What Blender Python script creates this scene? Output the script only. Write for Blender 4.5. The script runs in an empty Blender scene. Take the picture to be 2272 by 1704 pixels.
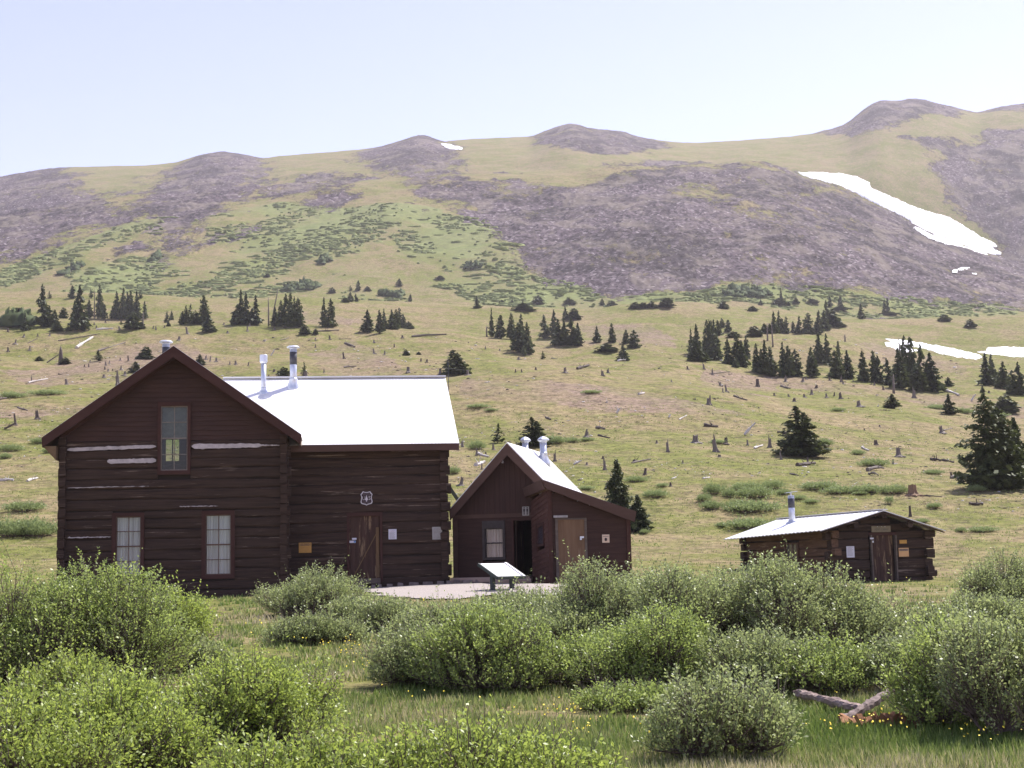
HAZE = .00013; EXPOSURE = 1.0
import bpy, math, numpy as np
from mathutils import Vector, Matrix
R = math.radians
rng = np.random.default_rng(11)
COL = bpy.context.scene.collection
# ------------------------------------------------------------------ camera
FPX = 3235.0; CX, CY = 1136.0, 852.0; EYE = 1.6
PITCH = math.atan(406 / FPX); ROLL = 0.022
Fv = np.array([0, math.cos(PITCH), math.sin(PITCH)])
U0 = np.array([0, -math.sin(PITCH), math.cos(PITCH)]); R0 = np.array([1.0, 0, 0])
Rv = math.cos(ROLL) * R0 - math.sin(ROLL) * U0
Uv = math.sin(ROLL) * R0 + math.cos(ROLL) * U0
cam = bpy.data.cameras.new('camera'); co = bpy.data.objects.new('camera', cam); COL.objects.link(co)
cam.sensor_width = 36; cam.lens = 36 * FPX / 2272; cam.clip_end = 12000; cam.clip_start = 0.1
M = Matrix(((Rv[0], Uv[0], -Fv[0], 0), (Rv[1], Uv[1], -Fv[1], 0), (Rv[2], Uv[2], -Fv[2], EYE), (0, 0, 0, 1)))
co.matrix_world = M
bpy.context.scene.camera = co
def ray(X, Y):
    d = Fv * FPX + Rv * (X - CX) - Uv * (Y - CY)
    return d
def se(X, Y):
    "azimuth and elevation tangents of a direction"
    X = np.asarray(X, float); Y = np.asarray(Y, float)
    d = Fv[:, None] * FPX + Rv[:, None] * (X - CX) - Uv[:, None] * (Y - CY)
    return d[0] / d[1], d[2] / d[1]
def PW(X, Y, D):
    d = ray(X, Y); return np.array([d[0] / d[1] * D, D, EYE + d[2] / d[1] * D])
def toimg(x, y, z):
    p = np.stack([x, y, z - EYE])
    a = Rv @ p; b = Uv @ p; c = Fv @ p
    c = np.where(np.abs(c) < 1e-3, 1e-3, c)
    return CX + a / c * FPX, CY - b / c * FPX
# ------------------------------------------------------------------ noise
def _h(ix, iy, seed):
    n = ix * np.uint32(374761393) + iy * np.uint32(668265263) + np.uint32((seed * 982451653) & 0xffffffff)
    n = (n ^ (n >> np.uint32(13))) * np.uint32(1274126177)
    n = n ^ (n >> np.uint32(16))
    return (n & np.uint32(0xffff)).astype(np.float32) * np.float32(1 / 65535.0)
def vnoise(x, y, seed=0):
    ix = np.floor(x); iy = np.floor(y); fx = (x - ix).astype(np.float32); fy = (y - iy).astype(np.float32)
    ix = np.atleast_1d(ix).astype(np.int32).view(np.uint32).reshape(np.shape(x)); iy = np.atleast_1d(iy).astype(np.int32).view(np.uint32).reshape(np.shape(y)); u1 = np.uint32(1)
    fx = fx * fx * (3 - 2 * fx); fy = fy * fy * (3 - 2 * fy)
    a = _h(ix, iy, seed); b = _h(ix + u1, iy, seed); c = _h(ix, iy + u1, seed); d = _h(ix + u1, iy + u1, seed)
    return (a * (1 - fx) + b * fx) * (1 - fy) + (c * (1 - fx) + d * fx) * fy * 1.0
def fbm(x, y, seed=0, oct=4):
    s = 0; a = 0.5; t = 0
    for i in range(oct):
        s = s + a * vnoise(x * 2 ** i + 17.3 * i, y * 2 ** i - 9.1 * i, seed + i); t += a; a *= 0.5
    return s / t * 2 - 1
# ------------------------------------------------------------------ mesh helpers
def mkmesh(name, V, faces, mat=None, smooth=False):
    me = bpy.data.meshes.new(name)
    V = np.asarray(V, np.float32)
    if isinstance(faces, np.ndarray):
        k = faces.shape[1]; nf = len(faces)
        me.vertices.add(len(V)); me.vertices.foreach_set('co', V.ravel())
        me.loops.add(nf * k); me.polygons.add(nf)
        me.loops.foreach_set('vertex_index', faces.astype(np.int32).ravel())
        me.polygons.foreach_set('loop_start', np.arange(0, nf * k, k, dtype=np.int32))
        me.polygons.foreach_set('loop_total', np.full(nf, k, np.int32))
        me.update(calc_edges=True)
    else:
        me.from_pydata([tuple(v) for v in V.tolist()], [], faces); me.update()
    if smooth: me.polygons.foreach_set('use_smooth', np.ones(len(me.polygons), bool))
    if mat: me.materials.append(mat)
    return me
def attr(me, name, vals, dom='POINT'):
    a = me.attributes.new(name, 'FLOAT', dom); a.data.foreach_set('value', np.asarray(vals, np.float32))
def link(name, me, parent=None, loc=None):
    o = bpy.data.objects.new(name, me); COL.objects.link(o)
    if parent: o.parent = parent
    if loc is not None: o.location = loc
    return o
def empty(name, label, cat, loc=(0, 0, 0), rz=0, group=None):
    o = bpy.data.objects.new(name, None); COL.objects.link(o); o.location = loc; o.rotation_euler = (0, 0, rz)
    o.empty_display_size = .2
    o['label'] = label; o['category'] = cat
    if group: o['group'] = group
    return o
def tag(o, label, cat, group=None):
    o['label'] = label; o['category'] = cat
    if group: o['group'] = group
    return o
class MB:
    def __init__(s): s.V = []; s.F = []
    def add(s, V, F):
        n = len(s.V); s.V += [tuple(map(float, v)) for v in V]; s.F += [tuple(i + n for i in f) for f in F]
        return s
    def hexa(s, p):  # 8 points: bottom 4 ccw, top 4 ccw
        return s.add(p, [(3, 2, 1, 0), (4, 5, 6, 7), (0, 1, 5, 4), (1, 2, 6, 5), (2, 3, 7, 6), (3, 0, 4, 7)])
    def box(s, x0, x1, y0, y1, z0, z1):
        return s.hexa([(x0, y0, z0), (x1, y0, z0), (x1, y1, z0), (x0, y1, z0), (x0, y0, z1), (x1, y0, z1), (x1, y1, z1), (x0, y1, z1)])
    def bar(s, p, q, w, h, up=(0, 0, 1)):
        p = Vector(p); q = Vector(q); d = (q - p).normalized(); sd = d.cross(Vector(up)).normalized(); u = sd.cross(d)
        sd *= w / 2; u *= h / 2
        return s.hexa([p - sd - u, p + sd - u, q + sd - u, q - sd - u, p - sd + u, p + sd + u, q + sd + u, q - sd + u])
    def prism(s, poly, v):
        n = len(poly); v = np.array(v, float); P = [np.array(p, float) for p in poly]
        return s.add(P + [p + v for p in P], [tuple(range(n))[::-1], tuple(range(n, 2 * n))] + [(i, (i + 1) % n, (i + 1) % n + n, i + n) for i in range(n)])
    def tube(s, pts, rad, n=10, jit=0, cap=True, seed=0):
        rr = np.random.default_rng(seed); rings = []; base = len(s.V)
        pts = [Vector(p) for p in pts]
        for i, p in enumerate(pts):
            d = (pts[min(i + 1, len(pts) - 1)] - pts[max(i - 1, 0)]).normalized()
            a = d.orthogonal().normalized() if abs(d.z) > .9 else d.cross(Vector((0, 0, 1))).normalized()
            if abs(d.z) > .9: a = (Vector((1, 0, 0)) - d * d.x).normalized()
            b = d.cross(a)
            for k in range(n):
                t = 2 * math.pi * k / n; r = rad[i] * (1 + jit * (rr.random() - .5))
                s.V.append(tuple(p + a * math.cos(t) * r + b * math.sin(t) * r))
        for i in range(len(pts) - 1):
            for k in range(n):
                a0 = base + i * n + k; b0 = base + i * n + (k + 1) % n
                s.F.append((a0, b0, b0 + n, a0 + n))
        if cap:
            s.F.append(tuple(base + k for k in range(n))[::-1]); e = base + (len(pts) - 1) * n
            s.F.append(tuple(e + k for k in range(n)))
        return s
    def lathe(s, cx, cy, prof, n=16):
        return s.tube([(cx, cy, z) for r, z in prof], [r for r, z in prof], n)
    def hewn(s, p, q, h, t, seed=0, seg=.45):
        "a squared hand-hewn log with uneven faces"
        rr = np.random.default_rng(seed); p = Vector(p); q = Vector(q); L = (q - p).length
        n = max(2, int(L / seg) + 1); d = (q - p).normalized(); sd = d.cross(Vector((0, 0, 1))).normalized()
        sec = [(-1, -.72), (-.8, -1), (.8, -1), (1, -.72), (1, .72), (.8, 1), (-.8, 1), (-1, .72)]
        base = len(s.V); ph = rr.random(3) * 6
        for i in range(n):
            c = p + (q - p) * i / (n - 1); wob = .012 * math.sin(i * 1.3 + ph[0]); hz = 1 + .07 * math.sin(i * .9 + ph[1]) + .03 * rr.standard_normal()
            for (a, b) in sec:
                j = rr.standard_normal(2) * .006
                s.V.append(tuple(c + sd * (a * t / 2 + wob + j[0]) + Vector((0, 0, b * h / 2 * hz + j[1]))))
        for i in range(n - 1):
            for k in range(8):
                a0 = base + i * 8 + k; b0 = base + i * 8 + (k + 1) % 8
                s.F.append((a0, b0, b0 + 8, a0 + 8))
        s.F.append(tuple(base + k for k in range(8))[::-1]); e = base + (n - 1) * 8
        s.F.append(tuple(e + k for k in range(8)))
        return s
    def build(s, name, mat, parent=None, smooth=False):
        me = mkmesh(name, s.V, s.F, mat, smooth); return link(name, me, parent)
# ------------------------------------------------------------------ materials
def nt(name):
    m = bpy.data.materials.new(name); m.use_nodes = True; t = m.node_tree; t.nodes.clear()
    return m, t
class N:
    def __init__(s, name):
        s.m, s.t = nt(name); s.o = s.n('ShaderNodeOutputMaterial')
    def n(s, typ, **kw):
        x = s.t.nodes.new(typ)
        for k, v in kw.items():
            if k.startswith('i_'):
                key = k[2:]; x.inputs[int(key) if key.isdigit() else key.replace('_', ' ')].default_value = v
            else: setattr(x, k, v)
        return x
    def l(s, a, b): s.t.links.new(a, b)
    def coord(s, scale=(1, 1, 1), out='Object'):
        c = s.n('ShaderNodeTexCoord'); mp = s.n('ShaderNodeMapping'); mp.inputs['Scale'].default_value = scale
        s.l(c.outputs[out], mp.inputs[0]); return mp.outputs[0]
    def noise(s, co, scale, detail=4, rough=.55, dist=0):
        x = s.n('ShaderNodeTexNoise'); x.inputs['Scale'].default_value = scale; x.inputs['Detail'].default_value = detail
        x.inputs['Roughness'].default_value = rough; x.inputs['Distortion'].default_value = dist
        s.l(co, x.inputs['Vector']); return x.outputs['Fac']
    def ramp(s, fac, stops, interp='LINEAR'):
        x = s.n('ShaderNodeValToRGB'); x.color_ramp.interpolation = interp; e = x.color_ramp.elements
        while len(e) < len(stops): e.new(.5)
        for i, (p, c) in enumerate(stops):
            e[i].position = p; e[i].color = (c, c, c, 1) if isinstance(c, (int, float)) else (*c, 1)
        s.l(fac, x.inputs[0]); return x.outputs['Color']
    def mix(s, fac, a, b, typ='MIX'):
        x = s.n('ShaderNodeMix', data_type='RGBA', blend_type=typ)
        for v, i in ((fac, 0), (a, 6), (b, 7)):
            if isinstance(v, (int, float)): x.inputs[i].default_value = v
            elif isinstance(v, tuple): x.inputs[i].default_value = (*v, 1)
            else: s.l(v, x.inputs[i])
        return x.outputs[2]
    def math(s, op, a, b=0.0, clamp=False):
        x = s.n('ShaderNodeMath', operation=op, use_clamp=clamp)
        for v, i in ((a, 0), (b, 1)):
            if isinstance(v, (int, float)): x.inputs[i].default_value = v
            else: s.l(v, x.inputs[i])
        return x.outputs[0]
    def attr(s, name):
        x = s.n('ShaderNodeAttribute'); x.attribute_name = name; return x.outputs['Fac']
    def bump(s, h, strength=.5, dist=.05):
        x = s.n('ShaderNodeBump'); x.inputs['Strength'].default_value = strength; x.inputs['Distance'].default_value = dist
        s.l(h, x.inputs['Height']); return x.outputs[0]
    def bsdf(s, color, rough=.8, metal=0, spec=.3, normal=None, **kw):
        p = s.n('ShaderNodeBsdfPrincipled')
        for v, k in ((color, 'Base Color'), (rough, 'Roughness'), (metal, 'Metallic'), (spec, 'Specular IOR Level')):
            if isinstance(v, tuple): p.inputs[k].default_value = (*v, 1)
            elif isinstance(v, (int, float)): p.inputs[k].default_value = v
            else: s.l(v, p.inputs[k])
        if normal: s.l(normal, p.inputs['Normal'])
        return p.outputs[0]
    def done(s, shader): s.l(shader, s.o.inputs[0]); return s.m
def wood(name, c0, c1, grain=(1, 1, 1), scale=6, rough=.85, wear=None, bump=.4, wear_at=.62, patch=None):
    a = N(name); co = a.coord(grain)
    f = a.noise(co, scale, 8, .65); col = a.ramp(f, [(.3, c0), (.7, c1)])
    big = a.noise(a.coord(), .8, 3); col = a.mix(a.math('MULTIPLY', big, .55), col, tuple(x * .45 for x in c0))
    if wear:
        w = a.ramp(a.noise(co, scale * .6, 6, .7), [(wear_at, 0.0), (wear_at + .06, 1.0)]); col = a.mix(w, col, wear)
    hgt = a.noise(co, scale * 3, 6, .7)
    return a.done(a.bsdf(col, rough, normal=a.bump(hgt, bump, .02)))
def plain(name, c, rough=.6, metal=0, var=.25, scale=8, spec=.3):
    a = N(name); f = a.noise(a.coord(), scale, 5, .6)
    col = a.ramp(f, [(.3, tuple(x * (1 - var) for x in c)), (.7, tuple(min(1, x * (1 + var)) for x in c))])
    return a.done(a.bsdf(col, rough, metal, spec))
# ------------------------------------------------------------------ terrain: height from a table of distance bands
VK = 2272 / 2212.0
SS = np.arange(-.8, .8001, .001)
def band(pts, D, view=False, off=0, smooth=6):
    X = np.array([p[0] for p in pts], float); Y = np.array([p[1] for p in pts], float)
    if view: X = X * VK; Y = Y * VK
    xi = np.arange(X.min(), X.max() + 1, 4.0); yi = np.interp(xi, X, Y) + off
    s, e = se(xi, yi); ee = np.interp(SS, s, e)
    if smooth:
        k = np.exp(-.5 * (np.arange(-3 * smooth, 3 * smooth + 1) / smooth) ** 2); k /= k.sum()
        ee = np.convolve(np.pad(ee, 3 * smooth, 'edge'), k, 'valid')
    return EYE + ee * D
F_ = [(0, 661), (200, 661), (400, 668), (780, 673), (960, 684), (1050, 686), (1188, 690), (1300, 697), (1396, 686), (1500, 681), (1581, 683), (1703, 699), (1862, 713), (2050, 715), (2272, 705)]
A_ = [(0, 712), (120, 709), (400, 722), (520, 721), (700, 728), (800, 735), (916, 736), (1050, 745), (1128, 755), (1200, 765), (1300, 760), (1428, 755), (1520, 762), (1597, 751), (1703, 743), (1816, 747), (1900, 765), (1960, 785), (2272, 800)]
B_ = [(0, 801), (150, 812), (340, 799), (600, 790), (860, 790), (1050, 795), (1211, 801), (1373, 804), (1500, 796), (1575, 806), (1658, 821), (1726, 838), (1862, 838), (2000, 862), (2090, 869), (2179, 857), (2272, 870)]
D_ = [(0, 860), (300, 862), (600, 850), (900, 845), (1050, 829), (1246, 824), (1350, 836), (1560, 861), (1602, 869), (1760, 886), (2000, 905), (2272, 932)]
G_ = [(0, 985), (300, 985), (1000, 985), (1500, 985), (1800, 1005), (2272, 1035)]
H_ = [(0, 1100), (700, 1095), (1136, 1090), (1700, 1090), (2272, 1088)]
I_ = [(0, 1192), (1136, 1198), (2272, 1180)]
SKY_ = [(0, 383), (100, 366), (150, 362), (320, 357), (380, 352), (410, 342), (440, 333), (490, 329), (530, 335), (570, 344), (600, 338), (720, 328), (820, 319), (865, 305), (895, 295), (915, 293), (940, 301), (955, 308), (1000, 302), (1060, 298), (1145, 297), (1190, 280), (1225, 269), (1250, 270), (1270, 278), (1300, 281), (1340, 284), (1390, 300), (1440, 306), (1500, 309), (1560, 307), (1620, 303), (1700, 297), (1750, 291), (1800, 279), (1830, 268), (1850, 250), (1880, 228), (1900, 217), (1940, 221), (1965, 214), (2000, 216), (2040, 228), (2080, 239), (2115, 244), (2140, 235), (2180, 228), (2212, 226)]
M_ = [(0, 470), (300, 425), (600, 405), (800, 385), (1000, 378), (1150, 376), (1280, 368), (1400, 354), (1500, 354), (1560, 361), (1610, 353), (1650, 358), (1720, 378), (1800, 408), (1900, 452), (2000, 502), (2100, 540), (2150, 556), (2212, 575)]
sx = SS * FPX + CX
dipR = np.clip((sx - 1300) / 300, 0, 1)
jb = EYE + np.interp(sx, [0, 500, 1000, 1400, 1900, 2272], [-.68, -.72, -.50, -.48, -.92, -.95])
hF = band(F_, 480); hA = band(A_, 325); hB = band(B_, 235); hD = band(D_, 165)
hM = band(M_, 1000, True); hS = band(SKY_, 1500, True, smooth=3)
rows = [(-60, -1.2 + 0 * SS), (0, .0 + 0 * SS), (10, .02 + 0 * SS), (20, .25 + 0 * SS), (32, .25 + .55 * (jb) ), (40, jb), (46, jb + .02),
        (54, jb + .2), (72, band(I_, 72)), (87, band(H_, 87)), (112, band(G_, 112)), (165, hD), (176, hD + .6), (235, hB), (250, hB + .2),
        (325, hA), (345, hA + .3), (480, hF), (500, hF + .2), (560, hF + 10)]
rows.append((760, hF * .46 + hM * .54 - 4)); rows.append((1000, hM)); rows.append((1014, hM * 1.014 - .6))
hdip = hM + (1 - dipR) * 8 - dipR * 14
rows += [(1060, hdip), (1250, np.maximum(hdip, 0) * .48 + hS * .52 - 12), (1500, hS), (1530, hS * 1.02 - 1.2), (1620, hS * 1.02 - 12), (2100, hS * .6), (2700, hS * .2)]
DK = np.array([r[0] for r in rows], float); HK = np.array([r[1] for r in rows])
DI = np.concatenate([np.linspace(-60, 60, 240, endpoint=False), np.geomspace(60, 2700, 900)])
def pchip(xk, yk, x):
    h = np.diff(xk)[:, None]; d = np.diff(yk, axis=0) / h
    m = np.zeros_like(yk); w1 = 2 * h[1:] + h[:-1]; w2 = h[1:] + 2 * h[:-1]
    ok = d[:-1] * d[1:] > 0
    with np.errstate(all='ignore'): hm = (w1 + w2) / (w1 / d[:-1] + w2 / d[1:])
    m[1:-1] = np.where(ok, hm, 0); m[0] = d[0]; m[-1] = d[-1]
    i = np.clip(np.searchsorted(xk, x) - 1, 0, len(xk) - 2); t = ((x - xk[i]) / h[i, 0])[:, None]; hh = h[i]
    return (2 * t ** 3 - 3 * t ** 2 + 1) * yk[i] + (t ** 3 - 2 * t ** 2 + t) * hh * m[i] + (-2 * t ** 3 + 3 * t ** 2) * yk[i + 1] + (t ** 3 - t ** 2) * hh * m[i + 1]
TAB = pchip(DK, HK, DI)
def H(x, y, rough=True):
    x = np.asarray(x, float); y = np.asarray(y, float)
    s = np.clip(x / np.maximum(y, 12.0), -.799, .799)
    fj = (s + .8) / .001; j = np.clip(np.floor(fj).astype(int), 0, len(SS) - 2); tj = fj - j
    i = np.clip(np.searchsorted(DI, y) - 1, 0, len(DI) - 2); ti = np.clip((y - DI[i]) / (DI[i + 1] - DI[i]), 0, 1)
    b = (TAB[i, j] * (1 - tj) + TAB[i, j + 1] * tj) * (1 - ti) + (TAB[i + 1, j] * (1 - tj) + TAB[i + 1, j + 1] * tj) * ti
    if not rough: return b
    amp = np.clip((y - 50) / 150, 0, 1)
    b = b + amp * fbm(x / 22, y / 34, 3, 4) * 1.1 + np.clip((y - 70) / 80, 0, 1) * np.clip((600 - y) / 200, 0, 1) * fbm(x / 6, y / 8, 4, 3) * .38 + np.clip((y - 520) / 200, 0, 1) * (fbm(x / 55, y / 80, 5, 5) * 5.0) * np.clip((1450 - y) / 300, .12, 1)
    b = b + fbm(x / 2.2, y / 2.2, 8, 3) * .05 * np.clip((60 - y) / 20, 0, 1) * np.clip((np.abs(y - 44) - 3) / 5, .25, 1)
    return b
_dd = np.concatenate([np.linspace(6, 60, 260), np.geomspace(60.3, 1900, 700)])
def hitv(X, Y):
    "where lines of sight through photo points meet the ground"
    X = np.atleast_1d(np.asarray(X, float)); Y = np.atleast_1d(np.asarray(Y, float)); out = np.zeros((len(X), 3))
    for c in range(0, len(X), 1500):
        s, e = se(X[c:c + 1500], Y[c:c + 1500]); Dm = _dd[None, :]
        g = H(s[:, None] * Dm, Dm + 0 * s[:, None], False) - (EYE + e[:, None] * Dm)
        up = g >= -np.where(_dd > 500, 5.5, np.where(_dd > 60, 1.5, .06))[None, :]; k = np.where(up.any(1), up.argmax(1), g.argmax(1)); W_ = 90
        k = np.clip(k - 1, 0, len(_dd) - W_ - 1); K = k[:, None] + np.arange(W_)[None, :]; Dw = _dd[K]
        g = H(s[:, None] * Dw, Dw) - (EYE + e[:, None] * Dw)
        up = g >= 0; k = np.where(up.any(1), up.argmax(1), g.argmax(1)); k = np.clip(k, 1, W_ - 1); r = np.arange(len(s))
        g0, g1 = g[r, k - 1], g[r, k]; t = np.clip(np.where(np.abs(g1 - g0) > 1e-9, -g0 / (g1 - g0), 1), 0, 1)
        D = Dw[r, k - 1] + t * (Dw[r, k] - Dw[r, k - 1]); out[c:c + 1500] = np.stack([s * D, D, H(s * D, D)], 1)
    return out
def hit(X, Y): return hitv([X], [Y])[0]
def inpoly(u, v, poly, view=True):
    P = np.array(poly, float) * (VK if view else 1); c = np.zeros(u.shape, bool); n = len(P); j = n - 1
    for i in range(n):
        xi, yi = P[i]; xj, yj = P[j]
        cond = ((yi > v) != (yj > v)) & (u < (xj - xi) * (v - yi) / (yj - yi + 1e-9) + xi)
        c ^= cond; j = i
    return c
SCREE = [
 [(-700, 340), (60, 345), (150, 355), (180, 395), (240, 440), (320, 410), (340, 385), (400, 345), (430, 300), (510, 296), (575, 340), (572, 372), (530, 410), (500, 455), (430, 490), (330, 480), (250, 485), (180, 490), (110, 540), (40, 560), (-700, 640)],
 [(735, 345), (830, 312), (870, 270), (950, 268), (968, 308), (1002, 350), (985, 368), (900, 376), (800, 362)],
 [(850, 395), (930, 382), (1020, 385), (1080, 400), (1110, 440), (1140, 520), (1120, 560), (1080, 500), (1010, 450), (900, 425)],
 [(1150, 605), (1130, 560), (1130, 510), (1090, 480), (1010, 450), (980, 420), (1150, 400), (1230, 395), (1300, 360), (1400, 350), (1500, 350), (1560, 356), (1620, 350), (1650, 352), (1720, 372), (1800, 398), (1900, 440), (2000, 488), (2140, 545), (2900, 552), (2900, 640), (2150, 662), (1950, 645), (1850, 625), (1720, 625), (1650, 612), (1500, 630), (1300, 640), (1230, 610)],
 [(2118, 246), (2140, 215), (2900, 205), (2900, 240), (2220, 236)],
 [(1740, 290), (1815, 262), (1850, 190), (1965, 180), (2060, 200), (2115, 243), (2060, 252), (1960, 262), (1900, 290), (1860, 300), (1800, 292)],
 [(2120, 275), (2900, 262), (2900, 345), (2150, 330), (2110, 300)],
 [(2010, 330), (1960, 300), (2020, 295), (2110, 320), (2900, 345), (2900, 570), (2172, 548), (2160, 520), (2100, 480), (2060, 430), (2020, 380)],
 [(1135, 298), (1170, 262), (1240, 235), (1290, 245), (1350, 260), (1410, 290), (1445, 318), (1390, 332), (1260, 325), (1180, 312)],
 [(300, 570), (330, 520), (420, 470), (450, 480), (390, 540), (330, 580)], [(690, 390), (760, 375), (740, 420), (620, 450), (640, 430)],
 [(500, 440), (560, 410), (575, 360), (600, 350), (570, 420)], [(1830, 690), (1880, 680), (1960, 690), (1900, 705)], [(2150, 655), (2240, 645), (2230, 668)]]
GRASSIN = [[(1450, 400), (1520, 405), (1700, 450), (1850, 480), (1840, 492), (1700, 470), (1500, 430)], [(1600, 560), (1760, 570), (1800, 600), (1640, 590)], [(170, 380), (250, 372), (370, 362), (390, 372), (320, 400), (250, 430)]]
LUSH = [[(0, 640), (0, 590), (130, 530), (250, 490), (600, 440), (900, 440), (1060, 480), (1130, 540), (1150, 600), (1240, 610), (1300, 640), (1500, 630), (1720, 612), (1900, 640), (2212, 665), (2212, 690), (1880, 690), (1600, 655), (1300, 668), (1000, 655), (500, 645)]]
DIRT = [[(0, 800), (90, 800), (280, 740), (400, 740), (480, 790), (330, 820), (100, 840)], [(660, 760), (760, 740), (870, 770), (870, 815), (700, 810)], [(990, 815), (1250, 830), (1500, 860), (1620, 900), (1300, 885), (1000, 860)], [(1540, 800), (1680, 820), (1680, 855), (1520, 835)], [(1850, 740), (1960, 760), (2080, 790), (2060, 810), (1880, 775)], [(1240, 700), (1400, 700), (1470, 750), (1280, 745)], [(640, 678), (800, 690), (780, 705), (620, 700)], [(0, 880), (240, 870), (200, 890), (0, 900)], [(1650, 800), (2212, 880), (2212, 905), (1900, 860), (1650, 835)], [(560, 1325), (640, 1385), (700, 1380), (650, 1330)], [(960, 1575), (1080, 1560), (1090, 1585), (960, 1600)]]
def masks(x, y, z):
    u, v = toimg(x, y, z)
    w = 1.0
    uu = u + fbm(x / 40, y / 60, 21, 4) * 30 * w; vv = v + fbm(x / 33, y / 50, 22, 4) * 16 * w
    sc = np.zeros_like(x)
    far = y > 480
    offs = [(0, 0), (18, 7), (-17, 8), (14, -12), (-15, -11), (40, -5), (-42, 3), (5, 24), (-4, -22), (26, 18), (-28, -17)]
    for du, dv in offs:
        c1 = np.zeros_like(x)
        for p in SCREE: c1 = np.maximum(c1, inpoly(uu + du, vv + dv * np.clip((v - 330) / 60, .15, 1), p))
        for p in GRASSIN: c1 = np.where(inpoly(uu + du, vv + dv, p), c1 * .42, c1)
        sc += c1 / len(offs)
    sc = sc * far
    # stray tongues of talus on the grassy slope
    t = fbm(x / 34, y / 90, 41, 5); z1 = inpoly(uu, vv, [(600, 380), (1300, 380), (1180, 620), (900, 480), (650, 470), (250, 600), (150, 560), (500, 430)])
    sc = np.maximum(sc, (far & z1 & (t > .08)) * np.clip(.45 + (t - .08) * 3, 0, .8))
    lu = np.zeros_like(x)
    for p in LUSH: lu = np.maximum(lu, inpoly(uu, vv, p))
    lu = lu * far * np.clip(.55 + fbm(x / 30, y / 60, 51, 4) * 1.6, 0, 1)
    di = np.zeros_like(x)
    for p in DIRT: di = np.maximum(di, inpoly(u + fbm(x / 9, y / 14, 61, 4) * 40, v + fbm(x / 9, y / 14, 62, 4) * 14, p))
    di = di * np.clip(.8 + fbm(x / 6, y / 9, 63, 4), 0, 1) * (y < 480)
    return sc, lu, di
# grid
sc_ = np.concatenate([np.linspace(-1.3, -.42, 60, endpoint=False), np.linspace(-.42, .42, 900), np.linspace(.42, 1.3, 61)[1:]])
yr = np.concatenate([np.linspace(-22, 6, 20, endpoint=False), np.linspace(6, 56, 260, endpoint=False), np.geomspace(56, 560, 420, endpoint=False), np.geomspace(560, 1620, 460, endpoint=False), np.geomspace(1620, 2650, 24)])
YY, SG = np.meshgrid(yr, sc_, indexing='ij')
apx = 25 * np.clip((60 - YY) / 60, 0, 1)
XX = SG * (YY + np.where(YY < 60, 25 * (1 - np.clip(YY / 60, 0, 1)) ** 1.0, 0) + 0)
XX = SG * (YY + 25)
ZZ = H(XX, YY)
mk_s, mk_l, mk_d = masks(XX.ravel(), YY.ravel(), ZZ.ravel())
rough = (vnoise(XX / 3.1, YY / 3.1, 71) + vnoise(XX / 1.4, YY / 1.9, 72) - 1 + 2.2 * fbm(XX / 14, YY / 16, 73, 4)) * np.where(YY > 520, 1.0, 0) * np.clip((1500 - YY) / 200, .5, 1) * mk_s.reshape(XX.shape)
ZZ = ZZ + rough * 1.1
nr, nc = XX.shape
idx = np.arange(nr * nc).reshape(nr, nc)
FC = np.stack([idx[:-1, :-1], idx[:-1, 1:], idx[1:, 1:], idx[1:, :-1]], -1).reshape(-1, 4)
a = N('ground_cover')
pos = a.n('ShaderNodeNewGeometry').outputs['Position']
def sc3(sx, sy, sz):
    mp = a.n('ShaderNodeMapping'); mp.inputs['Scale'].default_value = (sx, sy, sz); a.l(pos, mp.inputs[0]); return mp.outputs[0]
n1 = a.noise(sc3(.04, .055, .04), 1, 6, .7, .8); n2 = a.noise(sc3(.35, .35, .35), 1, 6, .65, .3); n3 = a.noise(sc3(1.6, 1.6, 1.6), 1, 9, .8)
straw = a.ramp(n3, [(.3, (.135, .103, .050)), (.7, (.320, .255, .135))])
green = a.ramp(n3, [(.3, (.098, .105, .026)), (.7, (.205, .208, .056))])
fac = a.ramp(a.math('ADD', a.math('MULTIPLY', n1, .55), a.math('MULTIPLY', n2, .45)), [(.45, 0.0), (.55, 1.0)])
grass = a.mix(fac, straw, green)
pink = a.ramp(n3, [(.35, (.13, .085, .065)), (.65, (.31, .225, .175))])
dm = a.attr('dirt'); sp = a.ramp(a.noise(sc3(1.1, 1.1, 1.1), 1, 6, .75), [(.45, 0.0), (.6, 1.0)])
dfac = a.math('MULTIPLY', dm, a.math('ADD', a.math('MULTIPLY', sp, .5), .5), True)
col = a.mix(dfac, grass, pink)
sparse = a.ramp(a.noise(sc3(.7, .7, .7), 1, 7, .8), [(.55, 0.0), (.66, 1.0)]); col = a.mix(a.math('MULTIPLY', sparse, .7), col, pink)
fleck = a.ramp(a.noise(sc3(2.2, 2.2, 2.2), 1, 8, .85), [(.40, .22), (.50, 1.0)]); col = a.mix(.75, col, a.mix(1.0, col, fleck, 'MULTIPLY'))
f2_ = a.ramp(a.noise(sc3(.75, .9, .75), 1, 9, .85, .3), [(.40, .42), (.50, 1.0), (.64, 1.18)]); col = a.mix(.8, col, a.mix(1.0, col, f2_, 'MULTIPLY'))
lushc = a.ramp(n2, [(.35, (.095, .125, .04)), (.65, (.19, .215, .08))]); col = a.mix(a.math('MULTIPLY', a.attr('lush'), .75), col, lushc)
vz = a.n('ShaderNodeTexVoronoi'); vz.inputs['Scale'].default_value = 1; a.l(sc3(.75, .6, .75), vz.inputs['Vector'])
vs = a.n('ShaderNodeSeparateColor'); a.l(vz.outputs['Color'], vs.inputs[0])
rk = a.ramp(vs.outputs[0], [(.0, (.024, .017, .021)), (.5, (.070, .052, .060)), (.88, (.115, .090, .099)), (1.0, (.24, .205, .21))])
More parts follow.
